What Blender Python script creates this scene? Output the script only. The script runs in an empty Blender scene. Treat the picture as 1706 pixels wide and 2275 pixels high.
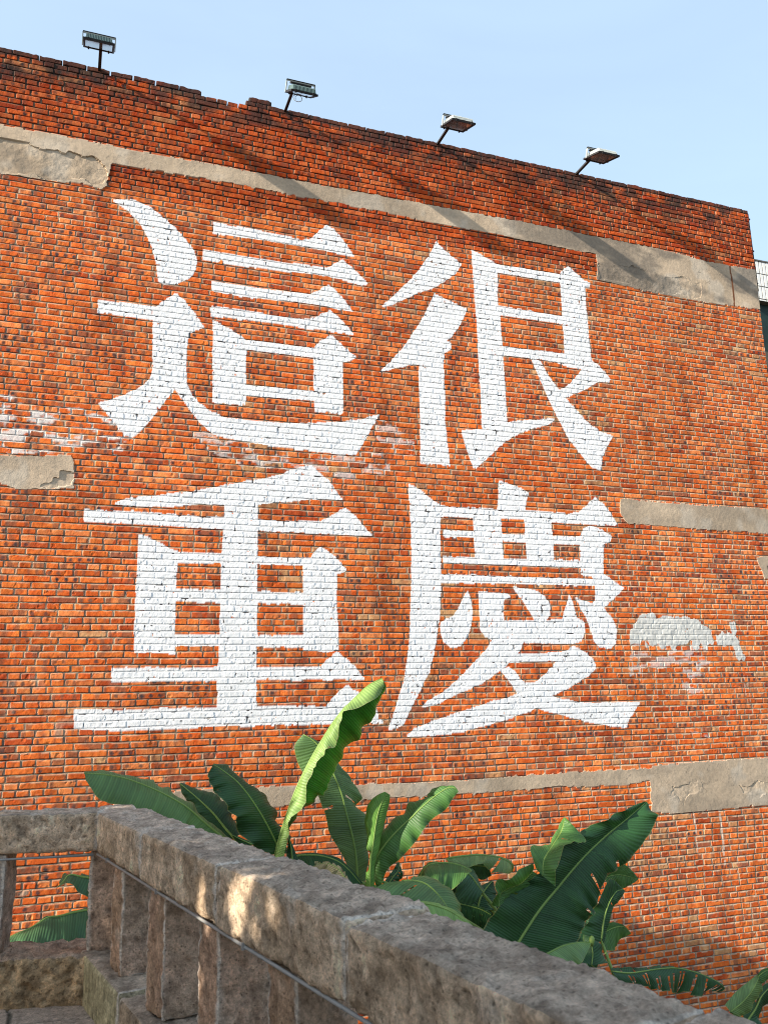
import bpy, math, random
import numpy as np
from mathutils import Matrix, Vector
scene = bpy.context.scene
COL = scene.collection

# ------------------------------------------------------------------ camera
# world: x along the brick wall, y towards it, z up; eye height is z = 0
FPX, PX0, PY0, WPX = 1904.5, 853.0, 1137.5, 1706.0
def _axes(V1, V2):
    x = np.array([V1[0]-PX0, -(V1[1]-PY0), -FPX]); x /= np.linalg.norm(x)
    z = np.array([V2[0]-PX0, -(V2[1]-PY0), -FPX]); z /= np.linalg.norm(z)
    z = z - x*(x@z); z /= np.linalg.norm(z)
    return np.array([x, np.cross(z, x), z])
R = _axes((6100, 1440), (658, -7470))
cam = bpy.data.objects.new('camera', bpy.data.cameras.new('camera'))
COL.objects.link(cam)
cam.data.sensor_fit = 'HORIZONTAL'; cam.data.sensor_width = 36.0
cam.data.lens = FPX/WPX*36.0
cam.data.clip_start = 0.05; cam.data.clip_end = 3000
cam.matrix_world = Matrix([list(R[0])+[0], list(R[1])+[0], list(R[2])+[0], [0, 0, 0, 1]])
cam.data.dof.use_dof = True; cam.data.dof.focus_distance = 8.6; cam.data.dof.aperture_fstop = 11
scene.camera = cam
def ray(px, py): return R@np.array([px-PX0, -(py-PY0), -FPX])
def at(px, py, y):
    d = ray(px, py); return d*(y/d[1])

# ------------------------------------------------------------------ light
SUN = Vector((-4.0, -0.86, 1.75)).normalized()          # towards the sun
EL = math.asin(SUN.z); ROT = math.atan2(SUN.x, SUN.y)
world = bpy.data.worlds.new('World'); scene.world = world; world.use_nodes = True
wn = world.node_tree; bg = wn.nodes['Background']
sky = wn.nodes.new('ShaderNodeTexSky'); sky.sky_type = 'NISHITA'; sky.sun_disc = False
sky.sun_elevation = EL; sky.sun_rotation = ROT
sky.air_density = 1.0; sky.dust_density = 3.0; sky.ozone_density = 1.6; sky.altitude = 100
# clear sky seen through a thin, nearly even veil of high haze
wtc = wn.nodes.new('ShaderNodeTexCoord'); wmp = wn.nodes.new('ShaderNodeMapping'); wmp.inputs['Scale'].default_value = (1.0, 1.6, 4.0)
wno = wn.nodes.new('ShaderNodeTexNoise'); wno.inputs['Scale'].default_value = 2.2; wno.inputs['Detail'].default_value = 5; wno.inputs['Distortion'].default_value = 0.6
wn.links.new(wtc.outputs['Generated'], wmp.inputs[0]); wn.links.new(wmp.outputs[0], wno.inputs['Vector'])
wrp = wn.nodes.new('ShaderNodeMapRange'); wrp.inputs[1].default_value = 0.3; wrp.inputs[2].default_value = 0.7; wrp.inputs[3].default_value = 0.95; wrp.inputs[4].default_value = 1.05
wn.links.new(wno.outputs['Fac'], wrp.inputs[0])
wsc = wn.nodes.new('ShaderNodeVectorMath'); wsc.operation = 'SCALE'; wsc.inputs[3].default_value = 0.40; wn.links.new(sky.outputs[0], wsc.inputs[0])
whz = wn.nodes.new('ShaderNodeVectorMath'); whz.operation = 'SCALE'; whz.inputs[0].default_value = (1.62, 2.12, 2.62); wn.links.new(wrp.outputs[0], whz.inputs[3])
wad = wn.nodes.new('ShaderNodeVectorMath'); wad.operation = 'ADD'; wn.links.new(wsc.outputs[0], wad.inputs[0]); wn.links.new(whz.outputs[0], wad.inputs[1])
wn.links.new(wad.outputs[0], bg.inputs[0]); bg.inputs[1].default_value = 0.15
sl = bpy.data.lights.new('sun', 'SUN'); sl.energy = 5.0; sl.angle = math.radians(0.55); sl.color = (1.0, 0.91, 0.78)
so = bpy.data.objects.new('sun', sl); COL.objects.link(so); so.rotation_euler = SUN.to_track_quat('Z', 'Y').to_euler()
so.location = (-20, -6, 9)
scene.view_settings.view_transform = 'Standard'; scene.view_settings.look = 'None'
scene.view_settings.exposure = 0.98
scene.cycles.pixel_filter_type = 'BLACKMAN_HARRIS'; scene.cycles.filter_width = 1.05; scene.view_settings.gamma = 1.0

# ------------------------------------------------------------------ helpers
WY = 8.5                                                # the wall's front plane
GROUND, FLOOR = -4.6, -1.5
def tag(o, label=None, cat=None, group=None, kind=None):
    if label: o['label'] = label
    if cat: o['category'] = cat
    if group: o['group'] = group
    if kind: o['kind'] = kind
    return o
def empty(name, loc=(0, 0, 0), rz=0.0):
    o = bpy.data.objects.new(name, None); COL.objects.link(o)
    o.location = loc; o.rotation_euler = (0, 0, rz); o.empty_display_size = 0.2
    return o
def link(name, me, mat=None, parent=None):
    o = bpy.data.objects.new(name, me); COL.objects.link(o)
    if mat: me.materials.append(mat)
    if parent:
        o.parent = parent
    return o
def local(pts, parent):
    return pts - np.array(parent.location) if parent is not None else pts
def np_mesh(name, V, F, cols=None, uv=None, smooth=False):
    """V (n,3), F (m,4) or (m,3) index array, cols per vertex (n,3), uv per vertex (n,2)"""
    V = np.ascontiguousarray(V, dtype=np.float32); F = np.ascontiguousarray(F, dtype=np.int32)
    me = bpy.data.meshes.new(name); k = F.shape[1]
    me.vertices.add(len(V)); me.vertices.foreach_set('co', V.ravel())
    me.loops.add(F.size); me.loops.foreach_set('vertex_index', F.ravel())
    me.polygons.add(len(F)); me.polygons.foreach_set('loop_start', np.arange(0, F.size, k, dtype=np.int32))
    me.polygons.foreach_set('loop_total', np.full(len(F), k, dtype=np.int32))
    me.update(calc_edges=True)
    if cols is not None:
        a = me.color_attributes.new('Col', 'FLOAT_COLOR', 'POINT')
        c = np.ones((len(V), 4), dtype=np.float32); c[:, :3] = cols
        a.data.foreach_set('color', c.ravel())
    if uv is not None:
        l = me.uv_layers.new(name='UVMap'); l.data.foreach_set('uv', np.asarray(uv, dtype=np.float32)[F.ravel()].ravel())
    me.polygons.foreach_set('use_smooth', np.full(len(F), smooth, dtype=bool))
    return me
class MB:
    """collects boxes, bars and tubes and links them as one mesh"""
    def __init__(s): s.v = []; s.f = []
    def add(s, vs, fs):
        n = len(s.v); s.v += [tuple(map(float, v)) for v in vs]; s.f += [tuple(n+i for i in f) for f in fs]
    def box(s, x0, x1, y0, y1, z0, z1, M=None, bev=0.0):
        pts = []
        b = bev
        if b <= 0:
            pts = [(x, y, z) for z in (z0, z1) for (x, y) in ((x0, y0), (x1, y0), (x1, y1), (x0, y1))]
            fs = [(3, 2, 1, 0), (4, 5, 6, 7), (0, 1, 5, 4), (1, 2, 6, 5), (2, 3, 7, 6), (3, 0, 4, 7)]
        else:
            rings = [(z0, b), (z0+b, 0), (z1-b, 0), (z1, b)]
            for z, i in rings:
                a = i
                pts += [(x0+a+b*(a == 0), y0+a, z), (x1-a-b*(a == 0), y0+a, z), (x1-a, y0+a+b*(a == 0), z), (x1-a, y1-a-b*(a == 0), z),
                        (x1-a-b*(a == 0), y1-a, z), (x0+a+b*(a == 0), y1-a, z), (x0+a, y1-a-b*(a == 0), z), (x0+a, y0+a+b*(a == 0), z)]
            fs = [tuple(range(7, -1, -1)), tuple(range(24, 32))]
            for r in range(3):
                for k in range(8):
                    fs.append((r*8+k, r*8+(k+1) % 8, r*8+8+(k+1) % 8, r*8+8+k))
        if M is not None: pts = [tuple(M@Vector(p)) for p in pts]
        s.add(pts, fs)
    def tube(s, path, radii, n=8, cap=True, twist=0.0):
        path = [Vector(map(float, p)) for p in path]; rings = []
        up = Vector((0.13, 0.2, 0.97)).normalized()
        for i, p in enumerate(path):
            d = (path[min(i+1, len(path)-1)]-path[max(i-1, 0)]).normalized()
            a = d.cross(up)
            if a.length < 0.05: a = d.cross(Vector((1, 0, 0)))
            a.normalize(); b = d.cross(a)
            r = radii[i] if hasattr(radii, '__len__') else radii
            rings.append([p+a*math.cos(2*math.pi*k/n+twist)*r+b*math.sin(2*math.pi*k/n+twist)*r for k in range(n)])
        vs = [v for r_ in rings for v in r_]; fs = []
        for i in range(len(path)-1):
            for k in range(n):
                fs.append((i*n+k, i*n+(k+1) % n, (i+1)*n+(k+1) % n, (i+1)*n+k))
        if cap: fs += [tuple(range(n-1, -1, -1)), tuple((len(path)-1)*n+k for k in range(n))]
        s.add(vs, fs)
    def build(s, name, mat, parent=None, smooth=False):
        me = bpy.data.meshes.new(name); me.from_pydata(s.v, [], s.f)
        if smooth: me.polygons.foreach_set('use_smooth', [True]*len(me.polygons))
        me.update()
        return link(name, me, mat, parent)

# ---- value noise, vectorised
def _h2(i, j, s):
    n = (i.astype(np.int64)*374761393 + j.astype(np.int64)*668265263 + s*974711) & 0x7fffffff
    n = ((n ^ (n >> 13))*1274126177) & 0x7fffffff
    return ((n ^ (n >> 16)) & 0xffff)/65535.0
def n2(u, v, sc, s=0):
    x = u/sc; y = v/sc; i = np.floor(x); j = np.floor(y); fx = x-i; fy = y-j
    fx = fx*fx*(3-2*fx); fy = fy*fy*(3-2*fy); i = i.astype(np.int64); j = j.astype(np.int64)
    a = _h2(i, j, s); b = _h2(i+1, j, s); c = _h2(i, j+1, s); d = _h2(i+1, j+1, s)
    return (a*(1-fx)+b*fx)*(1-fy)+(c*(1-fx)+d*fx)*fy
def fbm2(u, v, sc, s=0, o=3):
    t = 0; w = 0; a = 1.0
    for k in range(o):
        t = t+a*n2(u, v, sc, s+k*17); w += a; a *= 0.5; sc *= 0.5
    return t/w
def _h3(i, j, k, s):
    n = (i*374761393 + j*668265263 + k*2147483647//7 + s*974711) & 0x7fffffff
    n = ((n ^ (n >> 13))*1274126177) & 0x7fffffff
    return ((n ^ (n >> 16)) & 0xffff)/65535.0
def n3(P, sc, s=0):
    Q = P/sc; I = np.floor(Q); f = Q-I; f = f*f*(3-2*f); I = I.astype(np.int64); t = 0
    for dx in (0, 1):
        for dy in (0, 1):
            for dz in (0, 1):
                w = (f[:, 0] if dx else 1-f[:, 0])*(f[:, 1] if dy else 1-f[:, 1])*(f[:, 2] if dz else 1-f[:, 2])
                t = t+w*_h3(I[:, 0]+dx, I[:, 1]+dy, I[:, 2]+dz, s)
    return t
def fbm3(P, sc, s=0, o=3):
    t = 0; w = 0; a = 1.0
    for k in range(o):
        t = t+a*n3(P, sc, s+k*31); w += a; a *= 0.5; sc *= 0.5
    return t/w
def inside(poly, X, Y):
    """even-odd test of arrays X, Y against a polygon"""
    r = np.zeros(X.shape, dtype=bool); n = len(poly)
    for i in range(n):
        x0, y0 = poly[i]; x1, y1 = poly[(i+1) % n]
        if y0 == y1: continue
        c = (Y > min(y0, y1)) & (Y <= max(y0, y1))
        xi = (x1-x0)*(Y[c]-y0)/(y1-y0)+x0
        r[c] ^= (X[c] < xi)
    return r
def sm(a, b, x):
    t = np.clip((x-a)/(b-a), 0, 1); return t*t*(3-2*t)

# ------------------------------------------------------------------ materials
def mat(name, col=(0.5, 0.5, 0.5), rough=0.8, metal=0.0, attr=False, ns=None, namp=0.25, bump=0.0, bsc=60.0, spec=0.3, coord='Object'):
    m = bpy.data.materials.new(name); m.use_nodes = True; nt = m.node_tree; N = nt.nodes; L = nt.links
    p = N['Principled BSDF']; p.inputs['Roughness'].default_value = rough; p.inputs['Metallic'].default_value = metal
    p.inputs['Specular IOR Level'].default_value = spec
    p.inputs['Base Color'].default_value = (*col, 1)
    tc = N.new('ShaderNodeTexCoord'); src = None
    if attr:
        a = N.new('ShaderNodeVertexColor'); a.layer_name = 'Col'; src = a.outputs['Color']
    if ns:
        no = N.new('ShaderNodeTexNoise'); no.inputs['Scale'].default_value = ns; no.inputs['Detail'].default_value = 6
        no.inputs['Roughness'].default_value = 0.65
        L.new(tc.outputs[coord], no.inputs['Vector'])
        mr = N.new('ShaderNodeMapRange'); mr.inputs[1].default_value = 0.25; mr.inputs[2].default_value = 0.75
        mr.inputs[3].default_value = 1-namp; mr.inputs[4].default_value = 1+namp
        L.new(no.outputs['Fac'], mr.inputs[0])
        mx = N.new('ShaderNodeMix'); mx.data_type = 'RGBA'; mx.blend_type = 'MULTIPLY'; mx.inputs[0].default_value = 1
        if src is not None: L.new(src, mx.inputs[6])
        else: mx.inputs[6].default_value = (*col, 1)
        L.new(mr.outputs[0], mx.inputs[7]); src = mx.outputs[2]
    if src is not None: L.new(src, p.inputs['Base Color'])
    if bump > 0:
        nb = N.new('ShaderNodeTexNoise'); nb.inputs['Scale'].default_value = bsc; nb.inputs['Detail'].default_value = 5
        L.new(tc.outputs[coord], nb.inputs['Vector'])
        b = N.new('ShaderNodeBump'); b.inputs['Strength'].default_value = bump; b.inputs['Distance'].default_value = 0.01
        L.new(nb.outputs['Fac'], b.inputs['Height']); L.new(b.outputs[0], p.inputs['Normal'])
    return m
M_brick = mat('brick', attr=True, rough=0.92, ns=120, namp=0.22, bump=0.12, bsc=180, spec=0.15)
M_paint = mat('white_paint', attr=True, rough=0.75, ns=40, namp=0.04, bump=0.06, bsc=120, spec=0.2)
M_cement = mat('cement', attr=True, rough=0.95, ns=30, namp=0.16, bump=0.25, bsc=90, spec=0.1)
M_stone = mat('sandstone', attr=True, rough=0.95, ns=38, namp=0.50, bump=0.9, bsc=85, spec=0.10)
def stone_mat():
    m = bpy.data.materials.new('sandstone'); m.use_nodes = True; nt = m.node_tree; N = nt.nodes; L = nt.links
    p = N['Principled BSDF']; p.inputs['Roughness'].default_value = 0.95; p.inputs['Specular IOR Level'].default_value = 0.1
    a = N.new('ShaderNodeVertexColor'); a.layer_name = 'Col'; tc = N.new('ShaderNodeTexCoord'); src = a.outputs['Color']
    hs = []
    for sc, det, ro, lo, hi in ((22, 12, 0.78, 0.50, 1.55), (95, 6, 0.7, 0.66, 1.36)):
        no = N.new('ShaderNodeTexNoise'); no.inputs['Scale'].default_value = sc; no.inputs['Detail'].default_value = det; no.inputs['Roughness'].default_value = ro
        L.new(tc.outputs['Object'], no.inputs['Vector'])
        mr_ = N.new('ShaderNodeMapRange'); mr_.inputs[1].default_value = 0.30; mr_.inputs[2].default_value = 0.70; mr_.inputs[3].default_value = lo; mr_.inputs[4].default_value = hi
        L.new(no.outputs['Fac'], mr_.inputs[0])
        mx = N.new('ShaderNodeMix'); mx.data_type = 'RGBA'; mx.blend_type = 'MULTIPLY'; mx.inputs[0].default_value = 1
        L.new(src, mx.inputs[6]); L.new(mr_.outputs[0], mx.inputs[7]); src = mx.outputs[2]; hs.append(no.outputs['Fac'])
    vo = N.new('ShaderNodeTexVoronoi'); vo.inputs['Scale'].default_value = 55; L.new(tc.outputs['Object'], vo.inputs['Vector'])
    pv = N.new('ShaderNodeMapRange'); pv.inputs[1].default_value = 0.10; pv.inputs[2].default_value = 0.28; pv.inputs[3].default_value = 0.45; pv.inputs[4].default_value = 1.0
    L.new(vo.outputs['Distance'], pv.inputs[0])
    mx = N.new('ShaderNodeMix'); mx.data_type = 'RGBA'; mx.blend_type = 'MULTIPLY'; mx.inputs[0].default_value = 0.8
    L.new(src, mx.inputs[6]); L.new(pv.outputs[0], mx.inputs[7]); L.new(mx.outputs[2], p.inputs['Base Color'])
    ad = N.new('ShaderNodeMath'); ad.operation = 'MULTIPLY_ADD'; L.new(hs[1], ad.inputs[0]); ad.inputs[1].default_value = 0.45; L.new(hs[0], ad.inputs[2])
    ad2 = N.new('ShaderNodeMath'); ad2.operation = 'MULTIPLY_ADD'; L.new(pv.outputs[0], ad2.inputs[0]); ad2.inputs[1].default_value = 0.30; L.new(ad.outputs[0], ad2.inputs[2])
    b = N.new('ShaderNodeBump'); b.inputs['Strength'].default_value = 1.0; b.inputs['Distance'].default_value = 0.022
    L.new(ad2.outputs[0], b.inputs['Height']); L.new(b.outputs[0], p.inputs['Normal'])
    return m
M_stone = stone_mat()
M_iron = mat('dark_iron', (0.025, 0.022, 0.022), rough=0.6, ns=20, namp=0.4)
M_grey = mat('grey_metal', (0.42, 0.45, 0.43), rough=0.45, metal=0.3, ns=15, namp=0.12)
M_green_metal = mat('green_grey_metal', (0.10, 0.15, 0.14), rough=0.5, metal=0.2, ns=15, namp=0.15)
M_glass = mat('lamp_glass', (0.45, 0.45, 0.45), rough=0.12, metal=0.85)
M_pipe = mat('conduit_paint', (0.27, 0.265, 0.25), rough=0.45, ns=20, namp=0.15)
M_dark = mat('near_black', (0.02, 0.025, 0.025), rough=0.7)
M_tile = mat('white_tile', (0.78, 0.78, 0.75), rough=0.25, ns=12, namp=0.06, spec=0.5)
M_grout = mat('grout', (0.12, 0.12, 0.11), rough=0.9)
M_tarp = mat('dark_green_sheet', (0.012, 0.030, 0.026), rough=0.6, ns=3, namp=0.5)
M_bark = mat('bark', (0.10, 0.075, 0.05), rough=0.95, ns=14, namp=0.4, bump=0.6, bsc=30)
M_soil = mat('soil', (0.09, 0.075, 0.045), rough=1, ns=1.5, namp=0.5, bump=0.6, bsc=8)

def leaf_mat(name, top, under, rib=(0.32, 0.42, 0.10), trans=0.30, vein=1.0):
    m = bpy.data.materials.new(name); m.use_nodes = True; nt = m.node_tree; N = nt.nodes; L = nt.links
    p = N['Principled BSDF']; out = N['Material Output']; p.inputs['Roughness'].default_value = 0.50
    p.inputs['Specular IOR Level'].default_value = 0.35
    uv = N.new('ShaderNodeUVMap'); sep = N.new('ShaderNodeSeparateXYZ'); L.new(uv.outputs[0], sep.inputs[0])
    geo = N.new('ShaderNodeNewGeometry'); tc = N.new('ShaderNodeTexCoord')
    side = N.new('ShaderNodeMix'); side.data_type = 'RGBA'; L.new(geo.outputs['Backfacing'], side.inputs[0])
    side.inputs[6].default_value = (*top, 1); side.inputs[7].default_value = (*under, 1)
    # veins run outwards and slightly forwards from the midrib: u*len - |v|*k
    ab = N.new('ShaderNodeMath'); ab.operation = 'ABSOLUTE'; L.new(sep.outputs[1], ab.inputs[0])
    sl_ = N.new('ShaderNodeMath'); sl_.operation = 'MULTIPLY_ADD'; L.new(ab.outputs[0], sl_.inputs[0]); sl_.inputs[1].default_value = -0.05; L.new(sep.outputs[0], sl_.inputs[2])
    cmb = N.new('ShaderNodeCombineXYZ'); L.new(sl_.outputs[0], cmb.inputs[0])
    wv = N.new('ShaderNodeTexWave'); wv.wave_type = 'BANDS'; wv.bands_direction = 'X'; wv.inputs['Scale'].default_value = 16
    wv.inputs['Distortion'].default_value = 0.0
    L.new(cmb.outputs[0], wv.inputs['Vector'])
    n1 = N.new('ShaderNodeTexNoise'); n1.inputs['Scale'].default_value = 26; n1.inputs['Detail'].default_value = 3
    L.new(cmb.outputs[0], n1.inputs['Vector'])
    n2_ = N.new('ShaderNodeTexNoise'); n2_.inputs['Scale'].default_value = 5; n2_.inputs['Detail'].default_value = 4
    L.new(tc.outputs['Object'], n2_.inputs['Vector'])
    def mr(s, a, b, lo=0.25, hi=0.75):
        r = N.new('ShaderNodeMapRange'); r.inputs[1].default_value = lo; r.inputs[2].default_value = hi
        r.inputs[3].default_value = a; r.inputs[4].default_value = b; L.new(s, r.inputs[0]); return r.outputs[0]
    f1 = mr(wv.outputs['Fac'], 0.86, 1.10, 0, 1); f2 = mr(n1.outputs['Fac'], 0.72, 1.28); f3 = mr(n2_.outputs['Fac'], 0.75, 1.25)
    a = N.new('ShaderNodeMath'); a.operation = 'MULTIPLY'; L.new(f1, a.inputs[0]); L.new(f2, a.inputs[1])
    b = N.new('ShaderNodeMath'); b.operation = 'MULTIPLY'; L.new(a.outputs[0], b.inputs[0]); L.new(f3, b.inputs[1])
    mx = N.new('ShaderNodeMix'); mx.data_type = 'RGBA'; mx.blend_type = 'MULTIPLY'; mx.inputs[0].default_value = 1
    L.new(side.outputs[2], mx.inputs[6]); L.new(b.outputs[0], mx.inputs[7])
    # yellowish thin margin and rib
    ribf = mr(ab.outputs[0], 1.0, 0.0, 0.015, 0.035)
    m2 = N.new('ShaderNodeMix'); m2.data_type = 'RGBA'; L.new(ribf, m2.inputs[0]); L.new(mx.outputs[2], m2.inputs[6]); m2.inputs[7].default_value = (*rib, 1)
    edf = mr(ab.outputs[0], 0.0, 0.7, 0.965, 1.0)
    m3 = N.new('ShaderNodeMix'); m3.data_type = 'RGBA'; L.new(edf, m3.inputs[0]); L.new(m2.outputs[2], m3.inputs[6]); m3.inputs[7].default_value = (rib[0]*0.9, rib[1]*0.7, rib[2], 1)
    # dry brown margins and specks
    n4 = N.new('ShaderNodeTexNoise'); n4.inputs['Scale'].default_value = 14; n4.inputs['Detail'].default_value = 6; n4.inputs['Roughness'].default_value = 0.7
    L.new(tc.outputs['Object'], n4.inputs['Vector'])
    ed2 = mr(ab.outputs[0], -0.18, 0.16, 0.5, 1.0)
    ad4 = N.new('ShaderNodeMath'); ad4.operation = 'ADD'; L.new(n4.outputs['Fac'], ad4.inputs[0]); L.new(ed2, ad4.inputs[1])
    br = mr(ad4.outputs[0], 0.0, 0.8, 0.72, 0.78)
    m4 = N.new('ShaderNodeMix'); m4.data_type = 'RGBA'; L.new(br, m4.inputs[0]); L.new(m3.outputs[2], m4.inputs[6]); m4.inputs[7].default_value = (0.20, 0.13, 0.05, 1)
    m3 = m4
    L.new(m3.outputs[2], p.inputs['Base Color'])
    bp = N.new('ShaderNodeBump'); bp.inputs['Strength'].default_value = 0.35*vein; bp.inputs['Distance'].default_value = 0.006
    L.new(wv.outputs['Fac'], bp.inputs['Height']); L.new(bp.outputs[0], p.inputs['Normal'])
    tr = N.new('ShaderNodeBsdfTranslucent')
    tcx = N.new('ShaderNodeMix'); tcx.data_type = 'RGBA'; tcx.blend_type = 'MULTIPLY'; tcx.inputs[0].default_value = 1
    L.new(m3.outputs[2], tcx.inputs[6]); tcx.inputs[7].default_value = (1.6, 1.9, 0.6, 1); L.new(tcx.outputs[2], tr.inputs['Color'])
    ms = N.new('ShaderNodeMixShader'); ms.inputs[0].default_value = trans
    L.new(p.outputs[0], ms.inputs[1]); L.new(tr.outputs[0], ms.inputs[2]); L.new(ms.outputs[0], out.inputs['Surface'])
    return m
M_leaf_shaded = leaf_mat('banana_leaf_shaded', (0.022, 0.074, 0.022), (0.05, 0.12, 0.05), trans=0.12)  # shaded leaves: shade put into a darker green; sunlit leaves use paler copies
M_leaf_mid = leaf_mat('banana_leaf_mid', (0.058, 0.145, 0.034), (0.09, 0.18, 0.06), trans=0.15)
M_leaf_young = leaf_mat('banana_leaf_young', (0.12, 0.26, 0.045), (0.18, 0.31, 0.08), rib=(0.4, 0.5, 0.15), trans=0.16)
M_leaf_fold = leaf_mat('banana_leaf_folded', (0.022, 0.115, 0.010), (0.20, 0.315, 0.085), rib=(0.4, 0.48, 0.18), trans=0.10)  # upper side darkened: shade inside the fold is put into its green
M_leaf_pale = leaf_mat('banana_leaf_pale', (0.13, 0.23, 0.08), (0.13, 0.22, 0.09), trans=0.2)
M_leaf_top = leaf_mat('banana_leaf_broad', (0.085, 0.16, 0.055), (0.09, 0.17, 0.06), trans=0.15)
M_leaf_dry = leaf_mat('banana_leaf_dry', (0.36, 0.30, 0.16), (0.40, 0.33, 0.18), rib=(0.4, 0.3, 0.15), trans=0.15)
M_rib = mat('leaf_midrib', (0.20, 0.30, 0.07), rough=0.5)
M_stem = mat('banana_stem', (0.14, 0.17, 0.06), rough=0.7, ns=9, namp=0.5)
M_tree_leaf = mat('tree_leaf', (0.05, 0.10, 0.03), rough=0.6)

# ================================================================== the brick wall
A_ = (0, 400); B_ = (853, 500); C_ = (0, 1000); D_ = (853, 1040); ZS = 853/1659.0
def z2(o, pts, s=ZS): return [(o[0]+x*s, o[1]+y*s) for x, y in pts]
CH = {}
CH[1] = [z2(A_, p) for p in [
 [(490,88),(530,82),(585,88),(645,115),(700,155),(755,205),(800,255),(835,300),(850,345),(845,385),(825,415),(790,435),(750,450),(710,450),(690,440),(683,420),(680,390),(672,340),(658,290),(635,235),(605,185),(570,145),(530,115)],
 [(922,180),(1000,198),(1100,212),(1200,232),(1310,258),(1340,255),(1375,225),(1412,192),(1445,212),(1480,255),(1510,298),(1528,325),(1480,320),(1400,300),(1300,282),(1150,258),(1000,238),(922,230)],
 [(878,300),(960,312),(1080,332),(1200,350),(1330,368),(1410,382),(1430,372),(1480,342),(1510,368),(1550,405),(1590,445),(1560,452),(1470,425),(1370,405),(1230,390),(1080,370),(950,352),(878,342)],
 [(918,438),(1000,450),(1120,465),(1240,480),(1340,490),(1370,480),(1420,450),(1450,475),(1485,515),(1525,565),(1480,560),(1400,540),(1300,525),(1180,515),(1050,500),(918,478)],
 [(910,543),(1000,555),(1100,568),(1200,585),(1300,598),(1340,600),(1390,580),(1428,562),(1460,588),(1500,630),(1528,662),(1460,655),(1390,640),(1340,640),(1250,625),(1100,605),(980,590),(912,582)],
 [(922,605),(960,625),(1000,645),(1045,675),(1065,690),(1150,698),(1150,740),(1065,730),(1062,800),(1062,882),(1150,890),(1150,935),(1062,930),(1060,972),(1000,965),(940,962),(920,955),(920,800)],
 [(1149,698),(1250,712),(1360,722),(1385,695),(1432,668),(1470,705),(1510,740),(1540,765),(1510,778),(1482,785),(1482,850),(1482,1008),(1420,1000),(1362,998),(1362,950),(1250,942),(1149,935),(1149,890),(1250,900),(1358,910),(1358,840),(1358,765),(1250,752),(1149,740)],
 [(424,522),(500,528),(580,535),(650,545),(680,545),(715,520),(760,490),(790,515),(830,560),(855,595),(880,635),(850,645),(815,665),(808,700),(806,760),(804,850),(808,880),(825,925),(860,965),(910,1000),(970,1025),(1050,1035),(1150,1045),(1270,1050),(1380,1050),(1480,1045),(1560,1035),(1640,1012),(1610,1060),(1585,1110),(1560,1150),(1535,1185),(1450,1180),(1350,1165),(1200,1150),(1080,1130),(980,1110),(920,1095),(870,1050),(820,990),(785,940),(755,900),(720,945),(670,1010),(620,1070),(570,1110),(540,1100),(490,1040),(455,1000),(425,965),(480,950),(550,925),(600,900),(635,875),(655,850),(662,800),(660,700),(662,600),(560,588),(480,575),(424,568)]]]
CH[2] = [z2(B_, p) for p in [
 [(225,70),(260,105),(300,140),(333,170),(310,205),(270,235),(220,265),(150,290),(80,320),(20,348),(-8,348),(30,318),(80,270),(120,230),(155,190),(185,145),(210,105)],
 [(218,298),(260,315),(310,340),(358,362),(345,395),(320,440),(295,475),(270,498),(290,510),(292,535),(262,548),(258,600),(262,700),(265,850),(275,950),(285,1038),(230,1032),(160,1028),(160,900),(155,750),(152,650),(155,600),(100,605),(50,615),(-15,635),(30,590),(75,540),(120,480),(150,430),(175,390),(200,340)],
 [(380,105),(430,135),(480,165),(490,200),(492,340),(502,400),(510,520),(518,620),(525,720),(532,850),(600,845),(670,840),(740,838),(725,850),(700,865),(650,875),(590,895),(530,930),(480,975),(440,1010),(405,1045),(388,1045),(365,990),(335,890),(380,885),(425,880),(420,750),(412,600),(405,480),(392,300),(385,200)],
 [(470,160),(500,172),(600,185),(700,205),(770,215),(770,248),(700,240),(600,220),(490,203)],
 [(492,345),(600,365),(700,382),(780,398),(785,430),(700,415),(600,402),(500,385)],
 [(510,520),(600,535),(700,545),(800,560),(850,580),(840,612),(780,605),(700,585),(600,570),(516,562)],
 [(755,222),(765,205),(795,178),(830,210),(865,240),(890,252),(885,265),(868,270),(872,350),(880,420),(885,500),(895,585),(920,605),(950,635),(978,665),(970,680),(930,675),(900,690),(870,710),(830,725),(780,748),(760,735),(748,720),(790,700),(820,670),(845,640),(855,622),(790,612),(782,590),(778,500),(772,420),(768,330),(762,250)],
 [(636,572),(675,590),(705,645),(745,700),(775,740),(830,800),(880,855),(930,890),(988,913),(960,960),(943,1005),(935,1062),(895,1045),(850,990),(800,925),(755,840),(715,760),(685,690),(658,630)]]]
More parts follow.
